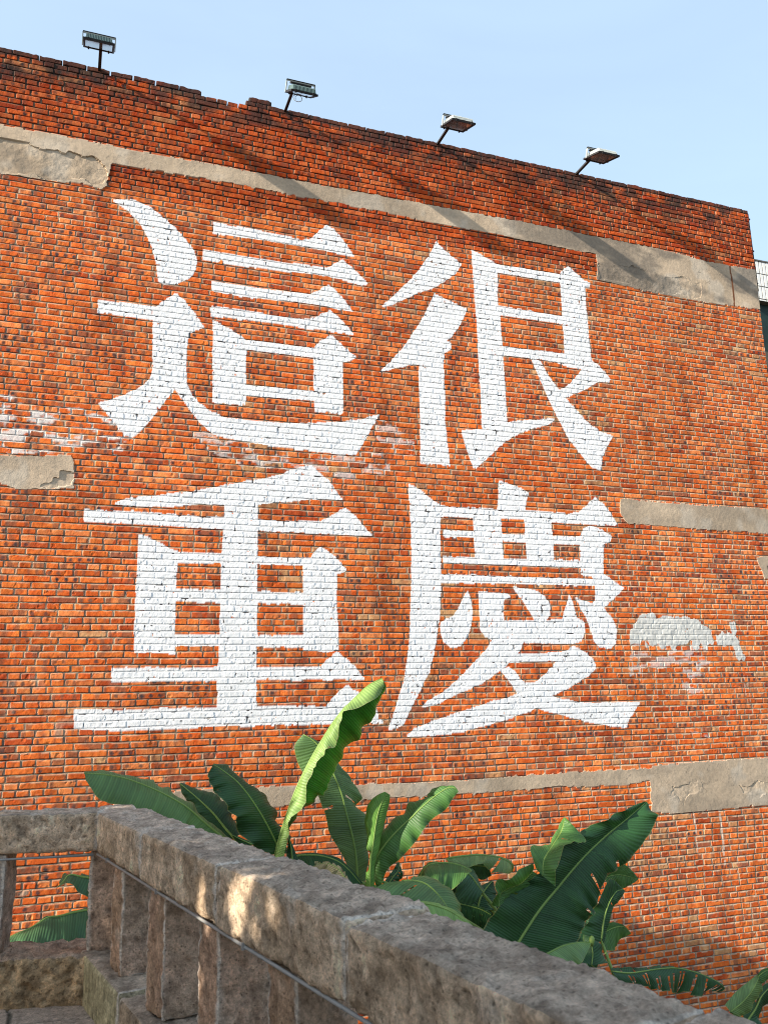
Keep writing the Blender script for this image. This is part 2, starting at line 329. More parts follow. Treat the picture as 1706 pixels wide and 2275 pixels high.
CH[3] = [z2(C_, p) for p in [
 [(495,235),(530,215),(620,200),(740,190),(860,175),(960,155),(1070,135),(1160,118),(1230,100),(1280,80),(1345,62),(1380,95),(1420,130),(1455,180),(1480,212),(1400,212),(1320,212),(1230,222),(1113,232),(1113,260),(975,260),(970,235),(860,232),(740,242),(640,240),(560,243)],
 [(365,258),(450,262),(560,265),(700,275),(850,285),(970,290),(1110,300),(1230,305),(1330,308),(1390,308),(1440,280),(1490,250),(1530,280),(1570,330),(1605,370),(1540,370),(1440,362),(1300,355),(1113,345),(970,340),(850,333),(700,325),(560,315),(450,312),(363,308)],
 [(972,235),(1113,235),(1113,345),(1112,500),(1110,700),(1107,900),(1108,1112),(940,1117),(940,1000),(948,850),(952,700),(958,500),(965,345)],
 [(745,430),(770,440),(860,446),(960,448),(1110,458),(1230,462),(1345,465),(1345,500),(1230,495),(1112,490),(958,488),(860,486),(765,486),(745,480)],
 [(602,365),(640,378),(690,400),(730,425),(765,440),(768,500),(760,560),(757,700),(755,800),(755,878),(690,875),(580,875),(582,760),(588,620),(595,480)],
 [(1310,480),(1345,465),(1360,440),(1385,420),(1420,440),(1460,475),(1498,520),(1480,530),(1455,535),(1453,650),(1460,760),(1462,870),(1400,872),(1312,865),(1312,700)],
 [(755,602),(860,605),(950,608),(1110,614),(1315,618),(1315,665),(1110,660),(950,658),(860,655),(757,652)],
 [(753,800),(950,800),(1110,803),(1315,803),(1315,850),(1107,848),(948,845),(753,846)],
 [(483,945),(600,943),(800,942),(950,940),(1110,940),(1300,942),(1385,938),(1420,905),(1455,875),(1500,910),(1540,950),(1573,990),(1480,990),(1300,992),(1100,993),(940,997),(700,998),(483,998)],
 [(322,1122),(500,1125),(700,1120),(940,1115),(1110,1110),(1300,1112),(1410,1110),(1440,1070),(1500,1018),(1560,1060),(1620,1120),(1653,1180),(1500,1180),(1300,1185),(1100,1190),(900,1195),(700,1205),(500,1210),(320,1208)]]]
CH[4] = [z2(D_, p) for p in [
 [(108,72),(150,90),(190,125),(240,160),(243,210),(243,300),(246,420),(246,500),(243,600),(235,680),(220,780),(195,880),(155,960),(115,1040),(80,1115),(18,1132),(35,1090),(60,1010),(85,930),(105,800),(115,660),(118,530),(120,400),(118,250),(112,150)],
 [(497,55),(560,75),(625,105),(615,140),(608,190),(490,185),(495,120)],
 [(230,160),(290,168),(390,172),(490,180),(600,185),(700,190),(800,198),(845,192),(880,160),(912,128),(950,160),(980,200),(1008,245),(950,250),(850,240),(720,232),(600,222),(500,215),(380,212),(243,208)],
 [(385,208),(495,213),(505,220),(510,300),(515,390),(520,405),(395,402),(390,300)],
 [(605,213),(720,225),(728,300),(735,400),(735,412),(618,407),(612,300)],
 [(845,298),(860,265),(890,250),(940,268),(983,298),(975,322),(950,328),(945,400),(948,458),(985,485),(1035,520),(1000,555),(965,590),(940,612),(895,605),(912,575),(912,510),(905,480),(895,465),(850,462),(848,400)],
 [(258,268),(400,276),(500,285),(720,295),(852,298),(852,332),(720,325),(500,312),(390,300),(258,295)],
 [(258,382),(390,388),(510,392),(620,395),(740,400),(855,402),(855,432),(740,428),(620,420),(500,415),(258,410)],
 [(240,458),(400,462),(600,470),(800,478),(920,480),(915,510),(800,507),(600,500),(400,495),(240,495)],
 [(362,530),(375,570),(382,620),(375,680),(358,735),(330,770),(290,775),(258,750),(245,710),(245,670),(270,655),(300,640),(320,610),(340,570)],
 [(408,535),(470,538),(530,542),(545,560),(518,570),(515,620),(518,660),(600,662),(700,662),(770,655),(775,630),(790,590),(800,550),(815,585),(825,625),(832,650),(865,670),(868,710),(850,750),(815,762),(700,758),(590,752),(520,748),(470,745),(435,725),(418,700),(412,640),(410,580)],
 [(558,515),(600,520),(650,530),(690,555),(715,590),(718,635),(700,655),(650,655),(630,625),(600,575),(575,540)],
 [(825,560),(860,575),(900,590),(950,610),(985,650),(1005,700),(1000,760),(980,778),(930,775),(905,745),(890,690),(870,640),(845,600)],
 [(470,743),(600,750),(585,790),(555,825),(525,855),(480,890),(430,925),(370,955),(300,985),(220,1025),(162,1035),(190,1010),(250,975),(300,935),(350,885),(400,830),(440,790)],
 [(555,808),(650,805),(750,800),(790,790),(820,772),(870,800),(905,835),(915,865),(880,900),(830,930),(780,960),(720,985),(760,1000),(820,1010),(900,1018),(1000,1015),(1105,1012),(1080,1050),(1060,1080),(1045,1122),(950,1112),(870,1095),(780,1070),(720,1055),(660,1040),(600,1060),(520,1090),(430,1115),(330,1140),(210,1155),(100,1160),(130,1130),(200,1100),(290,1070),(380,1040),(470,1010),(540,990),(580,980),(560,950),(530,905),(500,870),(540,860),(565,880),(600,925),(630,935),(660,925),(700,890),(735,850),(745,832),(650,835),(545,842)]]]
BANDS = {
 10: [[(-700,143),(0,277),(180,311),(360,346),(600,389),(853,436),(1161,494),(1454,551),(1573,582),(1670,598),(1720,608),(1720,694),(1683,685),(1573,672),(1470,654),(1326,621),(1325,564),(1200,541),(1100,519),(1043,509),(853,470),(709,442),(514,406),(249,362),(242,385),(235,413),(224,418),(180,405),(134,404),(90,396),(51,391),(0,385),(-700,262)]],
 11: [[(-700,966),(0,1013),(83,1014),(157,1012),(163,1022),(165,1041),(166,1065),(164,1084),(90,1086),(43,1086),(0,1073),(-700,1032)]],
 12: [[(1377,1109),(1496,1120),(1706,1131),(1800,1137),(1800,1192),(1706,1184),(1573,1176),(1460,1168),(1393,1163),(1377,1140)]],
 13: [[(1682,1240),(1700,1236),(1760,1236),(1760,1300),(1700,1284),(1690,1262)]],
 14: [[(250,1786),(300,1770),(389,1762),(549,1751),(853,1743),(956,1740),(1200,1722),(1447,1707),(1447,1704),(1573,1691),(1706,1685),(1800,1680),(1800,1780),(1706,1786),(1521,1807),(1447,1805),(1444,1735),(1367,1745),(1239,1748),(1161,1756),(1023,1763),(956,1768),(868,1773),(588,1793),(380,1803),(255,1796)]]}
E_ = (1297, 1245); ES = 409/952.0
SMEAR = [z2(E_, p, ES) for p in [
 [(300,285),(340,272),(380,292),(540,298),(600,320),(650,358),(670,410),(660,458),(600,470),(560,455),(400,470),(330,458),(310,420),(270,430),(245,445),(238,400),(262,330)],
 [(683,388),(720,370),(770,385),(792,450),(740,440),(700,455)],
 [(757,320),(775,322),(790,395),(812,450),(830,500),(826,538),(795,532),(783,470),(765,400)]]]
WHITE_L = [[(-60,860),(60,872),(140,890),(260,925),(330,960),(280,1005),(150,1010),(60,1000),(-60,985)],
           [(400,950),(520,975),(700,1005),(860,1000),(870,1045),(740,1060),(600,1040),(430,1000)],
           [(840,930),(930,960),(930,1020),(860,1010)],
           z2(E_, [(250,400),(420,440),(660,440),(650,600),(560,620),(450,560),(330,540),(285,600),(240,610),(235,500)], ES), z2(E_, [(490,630),(640,635),(650,680),(500,680)], ES), z2(E_, [(560,870),(640,880),(635,910),(590,905)], ES)]

def wall_uv(px, py):
    d = ray(px, py); t = WY/d[1]; return d[0]*t, d[2]*t
def to_uv(poly): return [wall_uv(*p) for p in poly]

def build_wall():
    HC = 0.0635; rng = np.random.RandomState(7)
    RIGHT = 8.80
    ucol = np.concatenate([np.arange(-3.2, -1.3, 0.03), np.arange(-1.3, RIGHT-0.002, 0.0072), [RIGHT]])
    j0 = int(round(GROUND/HC))-1; TOP = 6.735; j1 = int(math.ceil(TOP/HC))
    loc_t = np.array([0.0, 0.0035, 0.0075, 0.0110, 0.0135, 0.0190, 0.033, 0.050, 0.0595])
    kind = np.array([1, 0, 0, 2, 1, 3, 3, 3, 3])       # 0 mortar, 1 brick edge, 2 groove under the brick above, 3 brick face
    # course j spans [j*HC, (j+1)*HC]; mortar at its bottom
    js = np.arange(j0, j1+1); nr = len(js)*9
    rowj = np.repeat(js, 9); rowk = np.tile(np.arange(9), len(js)); rowv = rowj*HC+loc_t[rowk]
    nu = len(ucol)
    U, V = np.meshgrid(ucol, rowv)                     # (nr, nu)
    J = np.repeat(rowj[:, None], nu, 1); K = np.repeat(rowk[:, None], nu, 1)
    # ---- bricks per course
    BID = np.zeros((nr, nu), np.int64); DU = np.zeros((nr, nu)); LU = np.zeros((nr, nu)); TU = np.zeros((nr, nu)); HEAD = np.zeros((nr, nu), bool)
    nb = 0; vband = -1.45
    for j in js:
        v = j*HC
        header = (j % 2 == 0) if v < vband else (j % 4 == 0)
        L = 0.121 if header else 0.247
        off = (0.0615 if (j % 4 == 1) else 0.185 if (j % 4 == 3) else 0.0) if not header else 0.0
        n = int(12.6/L)+2
        ln = L+rng.uniform(-0.006, 0.006, n)*(1.2 if header else 1.8)
        e = -3.6+off+rng.uniform(-.012, .012)+np.concatenate([[0], np.cumsum(ln)])
        # a stretcher course sometimes holds a pair of headers
        if not header:
            ee = [e[0]]
            for a in e[1:]:
                if rng.rand() < 0.07: ee.append((ee[-1]+a)/2)
                ee.append(a)
            e = np.array(ee)
        i = np.clip(np.searchsorted(e, ucol)-1, 0, len(e)-2)
        a = e[i]; b = e[i+1]; jit = rng.uniform(-0.003, 0.003, len(e))
        d = np.minimum(ucol-a-jit[i], b+jit[i+1]-ucol)
        r = (j-j0)*9
        BID[r:r+9] = nb+i; DU[r:r+9] = d; LU[r:r+9] = b-a; TU[r:r+9] = (ucol-a)/(b-a); HEAD[r:r+9] = (b-a) < 0.16
        nb += len(e)
    # the top row k=0 of every course belongs to the brick below
    prev = BID.copy(); prev[9:] = BID[:-9]
    own = np.where(K == 0, prev, BID); dprev = DU.copy(); dprev[9:] = DU[:-9]
    tprev = TU.copy(); tprev[9:] = TU[:-9]; lprev = LU.copy(); lprev[9:] = LU[:-9]
    d_ = np.where(K == 0, dprev, DU); TUo = np.where(K == 0, tprev, TU); LUo = np.where(K == 0, lprev, LU)
    # ---- random per brick
    rb = rng.rand(nb+5, 12)
    q = rb[own]
    vt0 = np.clip((V-J*HC-0.0135)/0.050, 0, 1); d_ = d_+(fbm2(U, V, 0.025, 5, 2)-0.5)*0.007-0.004*np.abs(vt0*2-1)**4
    jw = 0.0052+0.0040*(_h2(BID, BID*0+4, 12)-0.35)+0.002*(n2(U, V, 0.4, 9)-0.5)
    isb = sm(jw-0.001, jw+0.0035, d_)                    # 1 on brick, 0 in the vertical joint
    kk = kind[K]
    brick = np.where(kk == 0, 0.0, np.where(kk == 2, 0.0, isb))
    vt = (V-J*HC-0.0135)/0.0500*1.0                         # 0..1 up the brick
    # ---- brick tone
    base = np.array([[0.78, 0.180, 0.042], [0.70, 0.138, 0.030], [0.80, 0.235, 0.080], [0.55, 0.095, 0.028], [0.40, 0.120, 0.065], [0.62, 0.30, 0.15]])
    cum = np.array([0.36, 0.68, 0.86, 0.945, 0.975, 1.0])
    zone = fbm2(U, V, 1.7, 33, 2)
    sel = np.clip(q[..., 0]+(zone-0.5)*0.25, 0, 0.999)
    bi = np.searchsorted(cum, sel.ravel()).reshape(sel.shape); bi = np.clip(bi, 0, 5)
    col = base[bi]*np.array([0.92, 0.90, 0.78])*(0.80+0.32*q[..., 1:2])
    hue = (fbm2(U, V, 0.05, 41, 3)-0.5)
    col = col*(1+0.9*hue[..., None]*np.array([0.6, 1.2, 1.3]))
    # streaky bands along a stretcher and round firing marks
    st = n2(U+q[..., 2]*7, V*0.25, 0.035, 51)
    band = ((q[..., 3] < 0.60)*sm(0.52, 0.74, st)*0.68)[..., None]
    col = col*(1-band)+np.array([0.24, 0.095, 0.055])*band
    marks = (q[..., 4] < (0.55+2.2*(fbm2(U, V, 0.8, 35, 2)-0.5))) & (LUo > 0.18)
    nm = np.where(q[..., 5] < 0.5, 2, 3)
    ph = (TUo*LUo-0.03-0.03*q[..., 6])/np.where(nm == 2, 0.12, 0.082)
    dx = (ph-np.round(ph))*np.where(nm == 2, 0.12, 0.082); dy = (vt-0.45-0.2*(q[..., 7]-0.5))*0.05
    ok = (np.round(ph) >= 0) & (np.round(ph) <= nm) & marks
    _k = np.round(ph).astype(int)+own*5
    vis = _h2(_k, own, 3) < 0.75
    rr = np.sqrt(dx**2+dy**2)+(n2(U, V, 0.012, 61)-0.5)*0.008
    mk = (ok & vis)*(1-sm(0.013, 0.026, rr))*(0.62+0.38*q[..., 8])
    mc = np.where(q[..., 9:10] < 0.7, np.array([0.050, 0.045, 0.048]), np.array([0.17, 0.085, 0.055]))
    col = col*(1-mk[..., None])+mc*mk[..., None]
    # sooty rows near the top of the parapet, darker red above the band
    par = sm(5.25, 5.45, V)
    col = col*(1-par[..., None]*np.array([0.34, 0.50, 0.54]))
    soot = sm(0.085, 0.045, TOP-V+0.05*(fbm2(U, V, 0.12, 75, 2)-0.5))*0.8+sm(0.55, 0.18, (TOP-V)+0.30*(fbm2(U, V, 0.35, 71, 3)-0.5))*sm(0.30, 0.62, fbm2(U, V*2, 0.22, 73, 3))
    soot = np.clip(soot, 0, 1)*0.85
    # ---- mortar tone
    mn = fbm2(U, V, 0.25, 81, 3)
    mort = (np.array([0.45, 0.345, 0.235])*(0.55+0.7*mn[..., None]))
    dirty = sm(0.36, 0.60, fbm2(U, V, 0.09, 83, 3))*(0.86-0.42*sm(3.8, 6.8, U))
    mort = mort*(1-dirty[..., None])+np.array([0.12, 0.10, 0.085])*dirty[..., None]
    mort = mort*(1-par[..., None]*0.50)
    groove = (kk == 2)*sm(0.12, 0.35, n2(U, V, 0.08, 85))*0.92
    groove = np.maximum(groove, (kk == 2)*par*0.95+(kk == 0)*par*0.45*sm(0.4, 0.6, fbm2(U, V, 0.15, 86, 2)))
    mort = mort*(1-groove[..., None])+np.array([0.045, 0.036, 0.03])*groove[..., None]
    # pale lip of mortar smeared on the top edges of the bricks
    lip = ((K == 0) | (K == 8))*sm(0.35, 0.65, fbm2(U, V, 0.06, 87, 2))*0.75 + (d_ < 0.010)*sm(0.40, 0.7, fbm2(U, V, 0.05, 88, 2))*0.6*(kk == 3)
    lip = np.clip(lip, 0, 0.8)*(1-0.7*par)*(0.62+0.38*sm(3.5, 6.5, U))
    col = col*(1-lip[..., None])+np.array([0.58, 0.43, 0.30])*lip[..., None]
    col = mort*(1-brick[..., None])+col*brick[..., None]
    # patches where mortar smears over the brick
    sme = sm(0.72, 0.80, fbm2(U, V, 0.22, 91, 4))*sm(1.0, -1.2, V)*sm(3.5, 0.5, U)*0.7
    col = col*(1-sme[..., None])+np.array([0.44, 0.36, 0.27])*sme[..., None]
    col = col*(1-soot[..., None])+np.array([0.030, 0.028, 0.026])*soot[..., None]
    # broad weathering
    we = fbm2(U, V, 0.9, 95, 3)
    col = col*(0.78+0.44*we[..., None])
    run = sm(0.55, 0.75, fbm2(U, V*0.16, 0.16, 97, 3))*sm(0.35, 0.6, fbm2(U, V, 0.8, 99, 2))*0.35
    col = col*(1-run[..., None]*np.array([0.7, 0.8, 0.8]))
    # ---- relief (positive = towards the camera)
    edge = np.where(kk == 1, -0.0018, 0.0)
    proud = (q[..., 10]-0.5)*0.0034+(TUo-0.5)*(q[..., 11]-0.5)*0.0040
    proud = proud*(1+1.6*par)
    rough = (fbm2(U, V, 0.030, 101, 3)-0.5)*0.0034+(fbm2(U, V, 0.010, 103, 1)-0.5)*0.0007
    chip = sm(0.72, 0.85, fbm2(U, V, 0.05, 105, 2))*(-0.0035)
    hb = proud+edge+rough+chip
    hm = np.where(kk == 2, -0.0110, -0.0034)-0.0060*par+(fbm2(U, V, 0.025, 107, 2)-0.5)*0.0022
    H = hm*(1-brick)+hb*brick
    # ---- image-traced masks, in wall coordinates
    lab = np.zeros((nr-1, nu-1), np.int16)
    Uc = (U[:-1, :-1]+U[1:, 1:])/2; Vc = (V[:-1, :-1]+V[1:, 1:])/2
    def region(poly, wob=0.0, s=0):
        p = to_uv(poly); us = [a for a, b in p]; vs = [b for a, b in p]
        r0 = np.searchsorted(rowv, min(vs)-0.05); r1 = min(np.searchsorted(rowv, max(vs)+0.05), nr-1)
        c0 = np.searchsorted(ucol, min(us)-0.05); c1 = min(np.searchsorted(ucol, max(us)+0.05), nu-1)
        if r1 <= r0 or c1 <= c0: return None
        X = Uc[r0:r1, c0:c1]; Y = Vc[r0:r1, c0:c1]
        X2 = X+(fbm2(X, Y, 0.07, 201+s, 2)-0.5)*wob; Y2 = Y+(fbm2(X, Y, 0.05, 207+s, 2)-0.5)*wob
        return (slice(r0, r1), slice(c0, c1)), inside(p, X2, Y2)
    for k, polys in CH.items():
        for p in polys:
            g = region(p, 0.012, k)
            if g: sub = lab[g[0]]; sub[g[1] & (sub == 0)] = k
    for p in SMEAR:
        g = region(p, 0.06, 31)
        if g:
            X = Uc[g[0]]; Y = Vc[g[0]]; vs = [b for a, b in to_uv(p)]
            rel = (Y-min(vs))/(max(vs)-min(vs))
            nn = fbm2(X, Y, 0.07, 211, 3)
            sub = lab[g[0]]; sub[g[1] & (nn < 0.40+0.40*sm(0.05, 0.35, rel)) & (sub == 0)] = 5
    for k, polys in BANDS.items():
        for p in polys:
            g = region(p, 0.028 if k != 13 else 0.02, k)
            if g: lab[g[0]][g[1]] = k
    # vertex masks from cells
    def vmask(cells):
        m = np.zeros((nr, nu), bool); m[:-1, :-1] |= cells; m[1:, :-1] |= cells; m[:-1, 1:] |= cells; m[1:, 1:] |= cells
        return m
    fl = (fbm2(Uc, Vc, 0.03, 331, 2) > 0.80) & (lab >= 1) & (lab <= 4); lab[fl] = 0
    painted = vmask((lab >= 1) & (lab <= 4)); smear = vmask(lab == 5)
    # paint fills the joints a little and leaves some dark gaps
    Hp = np.where(brick > 0.5, hb, np.where(kk == 2, -0.0070, -0.0022))+0.0006
    gap = ((kk == 2) & (n2(U, V, 0.05, 301) > 0.74)) | ((brick < 0.3) & (n2(U, V, 0.05, 303) > 0.86)) | (fbm2(U, V, 0.02, 305, 2) > 0.845)
    pc = np.array([0.845, 0.84, 0.835])*(0.93+0.12*fbm2(U, V, 0.12, 307, 3)[..., None])
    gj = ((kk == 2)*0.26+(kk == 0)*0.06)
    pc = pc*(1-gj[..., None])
    pc = np.where(gap[..., None], np.array([0.055, 0.05, 0.05])*np.ones_like(pc), pc)
    col = np.where(painted[..., None], pc, col); H = np.where(painted, Hp, H)
    sc = np.array([0.62, 0.61, 0.57])*(0.72+0.5*fbm2(U, V, 0.05, 311, 3)[..., None])
    col = np.where(smear[..., None], sc, col); H = np.where(smear, H*0.6+0.001+(fbm2(U, V, 0.03, 313, 2)-0.5)*0.0035, H)
    # lime bloom at the left and drips
    for p in WHITE_L:
        pu = to_uv(p)
        X2 = U+(fbm2(U, V, 0.3, 321, 2)-0.5)*0.25; Y2 = V+(fbm2(U, V, 0.2, 323, 2)-0.5)*0.16
        m = inside(pu, X2, Y2); us = max(a for a, b in pu) < 2
        nz = fbm2(U, V*2.4, 0.13, 325, 4)+0.13*(brick < 0.5)+0.16*(kk == 1)+(_h2(own, own*0+3, 5)-0.5)*0.30
        w = m*sm(0.52 if us else 0.57, 0.66, nz)*(0.88 if us else 0.55)
        w = w*(lab_v0(lab, nr, nu))
        col = col*(1-w[..., None])+np.array([0.72, 0.68, 0.64])*w[..., None]
    for (px, y0, y1, wd) in [(1541, 1800, 1898, 0.010), (1598, 1795, 1925, 0.016), (1416, 1440, 1512, 0.006), (1422, 1440, 1530, 0.005), (1455, 1480, 1560, 0.005), (1653, 1500, 1545, 0.006), (1400, 1420, 1500, 0.008), (1661, 1500, 1560, 0.004)]:
        ua, va = wall_uv(px, y0); ub, vb = wall_uv(px+6, y1)
        x = U-(ua+0.012*(n2(U*0, V, 0.15, 7)-0.5)); w = (np.abs(x) < wd)*(V < va)*(V > vb)*sm(0.15, 0.4, n2(U, V, 0.03, 9))*0.75
        w = w*lab_v0(lab, nr, nu)
        col = col*(1-w[..., None])+np.array([0.60, 0.50, 0.40])*w[..., None]
    # ---- cement
    cem = vmask(lab >= 10)
    cn = fbm2(U, V, 0.45, 401, 4)
    cc = np.array([0.48, 0.375, 0.268])*(0.66+0.66*cn[..., None])
    pale = sm(0.56, 0.70, fbm2(U, V, 0.30, 403, 3))*0.55
    cc = cc*(1-pale[..., None])+np.array([0.55, 0.48, 0.39])*pale[..., None]
    stain = sm(0.46, 0.66, fbm2(U*0.8+V*0.6, V*1.6, 0.42, 405, 4))*(0.22+0.45*sm(3.0, 5.0, V)*sm(3.6, 5.6, U))
    crk = (np.abs(fbm2(U, V*1.5, 0.35, 407, 4)-0.5) < 0.003)*sm(0.45, 0.6, fbm2(U, V, 0.6, 408, 2))
    stain = np.maximum(stain, crk*0.6)
    cc = cc*(1-stain[..., None])+np.array([0.13, 0.115, 0.10])*stain[..., None]
    hc = 0.0045+(fbm2(U, V, 0.35, 411, 3)-0.5)*0.008+(fbm2(U, V, 0.04, 413, 2)-0.5)*0.0022
    # broken render: a deeper, rougher layer at the lower part of the wide patches
    def pit(poly, thr, depth, s, shade=1.0):
        nonlocal hc, cc
        pu = to_uv(poly)
        X2 = U+(fbm2(U, V, 0.14, 421+s, 3)-0.5)*0.16; Y2 = V+(fbm2(U, V, 0.14, 427+s, 3)-0.5)*0.12
        m = inside(pu, X2, Y2)
        rr_ = (fbm2(U, V, 0.07, 431+s, 3)-0.5)
        hc = np.where(m, depth+rr_*0.009+(fbm2(U, V, 0.25, 433+s, 2)-0.5)*0.012, hc)
        cc = np.where(m[..., None], cc*shade*(0.60+0.55*fbm2(U, V, 0.12, 437+s, 4)[..., None]), cc)
    pit([(-140,290),(0,303),(60,320),(110,330),(160,333),(200,350),(236,368),(238,398),(222,412),(180,398),(120,398),(60,388),(0,380),(-140,360)], 0, -0.012, 1)
    pit([(92,1083),(118,1064),(150,1048),(162,1050),(162,1080),(120,1086)], 0, -0.008, 2, 1.15)
    pit([(1330,585),(1420,600),(1480,612),(1560,630),(1560,665),(1470,648),(1332,618)], 0, 0.0, 3, 1.08)
    pit([(1495,1750),(1520,1738),(1552,1742),(1570,1762),(1530,1768),(1515,1785),(1498,1772)], 0, 0.0015, 4, 1.25)
    pit([(1640,1745),(1706,1740),(1780,1740),(1780,1770),(1706,1772),(1650,1762)], 0, 0.001, 5, 1.25)
    ua, va = wall_uv(1712, 1262); hole = ((U-ua)**2+(V-va)**2) < 0.05**2
    hc = np.where(hole, -0.05, hc); cc = np.where(hole[..., None], 0.03*np.ones_like(cc), cc)
    # rust streak
    ur, vr = wall_uv(1620, 590); ur2, vr2 = wall_uv(1632, 680)
    rs = (np.abs(U-(ur+(ur2-ur)*(vr-V)/(vr-vr2)+0.02*(n2(U*0, V, 0.1, 5)-0.5))) < 0.012)*(V < vr)*(V > vr2)
    cc = np.where(rs[..., None], np.array([0.17, 0.07, 0.035])*np.ones_like(cc), cc)
    col = np.where(cem[..., None], cc, col)
    H = np.where(cem, hc, H)
    # irregular joints between cement and brick: dark gap along the lower edge in places
    # ---- waviness of the courses
    Vw = V+0.006*(n2(U, V*0.3, 1.1, 501)-0.5)+0.006*(n2(U, V, 0.5, 503)-0.5)
    jb = (rb[own][..., 6]-0.5)*0.0040+(TUo-0.5)*(rb[own][..., 5]-0.5)*0.0045
    Vw = Vw+np.where((kk == 1) | (kk == 3), jb, 0)
    Uw = U
    H = H+0.020*(n2(U, V, 3.0, 505)-0.5)
    # ---- top profile: keep cells below it, brick by brick
    prof_px = [(-1.0e9, 6.735)]
    def topv(u):
        return np.where(u < 1.09, 6.735, np.where(u < 1.55, 6.672, np.where(u < 1.70, 6.735, 6.735)))
    ck = lab*0+1
    cb = BID[:-1, :-1]; crow = J[:-1, :-1]
    jt = int(round(6.735/HC))-1                        # last full course
    umid = np.zeros(nb+5); cnt = np.bincount(cb.ravel(), minlength=nb+5); umid = np.bincount(cb.ravel(), weights=Uc.ravel(), minlength=nb+5)/np.maximum(cnt, 1)
    um = umid[cb]
    lim = np.where((um > 1.09) & (um < 1.62), jt-1, jt)
    lost = (_h2(cb, cb*0+1, 77) < 0.035) & (crow == lim) & (um > -0.8)
    extra = (crow == jt+1) & (um > 1.60) & (um < 1.78)
    keep = ((crow <= lim) & ~lost) | extra
    # vertical joints of the uppermost course are half empty
    topc = (crow == lim) & (DU[:-1, :-1] < 0.006) & (_h2(cb, cb*0+2, 78) < 0.5)
    keep &= ~topc
    keep &= (Vc > GROUND-0.03)
    P = np.stack([Uw, WY-H, Vw], -1)
    # crumbly top edge
    topn = sm(0.075, 0.0, (jt+1)*HC-V)
    P[..., 2] += topn*(fbm2(U, V, 0.05, 601, 2)-0.5)*0.022
    idx = np.arange(nr*nu).reshape(nr, nu)
    quads = np.stack([idx[:-1, :-1], idx[:-1, 1:], idx[1:, 1:], idx[1:, :-1]], -1)
    Pf = P.reshape(-1, 3); Cf = np.clip(col, 0.005, 0.88).reshape(-1, 3)
    root = empty('brick_wall', (4.0, WY, GROUND))
    tag(root, 'tall orange brick wall carrying four large white painted characters', 'wall')
    org = np.array(root.location)
    def part(name, m, material, extra_q=None, extra_p=None, extra_c=None):
        q_ = quads[m]
        u_, inv = np.unique(q_.ravel(), return_inverse=True)
        Vv = Pf[u_]; Cc = Cf[u_]; F = inv.reshape(-1, 4)
        if extra_p is not None:
            F = np.concatenate([F, extra_q+len(Vv)]); Vv = np.concatenate([Vv, extra_p]); Cc = np.concatenate([Cc, extra_c])
        return link(name, np_mesh(name, Vv-org, F, Cc), material, root)
    # returns: the wall's own thickness behind the top and the right end
    TH = 0.24; ep = []; ec = []; eq = []; n0 = 0
    kp = np.pad(keep, 1)
    def ret(mask, a, b):
        nonlocal n0
        A = a[mask]; Bq = b[mask]
        if len(A) == 0: return
        pa = Pf[A]; pb = Pf[Bq]; pa2 = pa.copy(); pb2 = pb.copy(); pa2[:, 1] = WY+TH; pb2[:, 1] = WY+TH
        k = len(A); ep.append(np.concatenate([pa, pb, pb2, pa2]))
        c = Cf[A]; ec.append(np.concatenate([c, Cf[Bq], c, Cf[Bq]]))
        i = np.arange(k)+n0; eq.append(np.stack([i, i+k, i+2*k, i+3*k], -1)); n0 += 4*k
    ret(keep & ~kp[2:, 1:-1], idx[1:, 1:], idx[1:, :-1])
    ret(keep & ~kp[:-2, 1:-1], idx[:-1, :-1], idx[:-1, 1:])
    ret(keep & ~kp[1:-1, 2:], idx[:-1, 1:], idx[1:, 1:])
    ret(keep & ~kp[1:-1, :-2], idx[1:, :-1], idx[:-1, :-1])
    part('brickwork', keep & (lab == 0), M_brick, np.concatenate(eq), np.concatenate(ep), np.concatenate(ec))
    words = {1: 'white painted character at the upper left, with a walking radical and a square mouth', 2: 'white painted character at the upper right',
             3: 'white painted character at the lower left, stacked horizontal bars crossed by one upright', 4: 'white painted character at the lower right with a long sweeping left stroke'}
    for k in (1, 2, 3, 4):
        o = part('painted_character', keep & (lab == k), M_paint); tag(o, words[k])
    o = part('whitewash_patch', keep & (lab == 5), M_paint); tag(o, 'flaking grey-white paint patch right of the characters')
    names = {10: 'long tan cement band under the parapet', 11: 'small tan cement patch at the left edge', 12: 'narrow tan cement strip at the right edge',
             13: 'small crumbling cement patch round a dark hole', 14: 'lower tan cement band behind the banana leaves'}
    for k in (10, 11, 12, 13, 14):
        if (keep & (lab == k)).any():
            o = part('cement_band' if k in (10, 14) else 'cement_patch', keep & (lab == k), M_cement); tag(o, names[k])
    # plain back of the wall
    b = MB(); b.box(-3.2-4.0, RIGHT-4.0, TH, TH+0.02, 0, 6.66-GROUND); b.build('back_face', M_brick_back, root)
    return root
def lab_v0(lab, nr, nu):
    m = np.ones((nr, nu)); z = lab != 0
    m[:-1, :-1][z] = 0; m[1:, 1:][z] = 0; m[1:, :-1][z] = 0; m[:-1, 1:][z] = 0
    return m
M_brick_back = mat('brick_back', (0.40, 0.12, 0.05), rough=0.95, ns=8, namp=0.3)
WALL = build_wall()

# a dark cable conduit clipped to the right end of the parapet
e = empty('wall_pipe', (8.825, WY+0.01, 5.50)); tag(e, 'short dark pipe fixed down the right-hand end of the parapet', 'pipe')
b = MB(); b.tube([(0.004, 0.03, 0), (0, 0.03, 0.6), (-0.002, 0.03, 1.20)], 0.020, 8); b.build('tube', M_dark, e, True)
for z in (0.1, 0.6, 1.1):
    b = MB(); b.box(-0.035, 0.022, 0.006, 0.055, z, z+0.02); b.build('clip', M_iron, e)

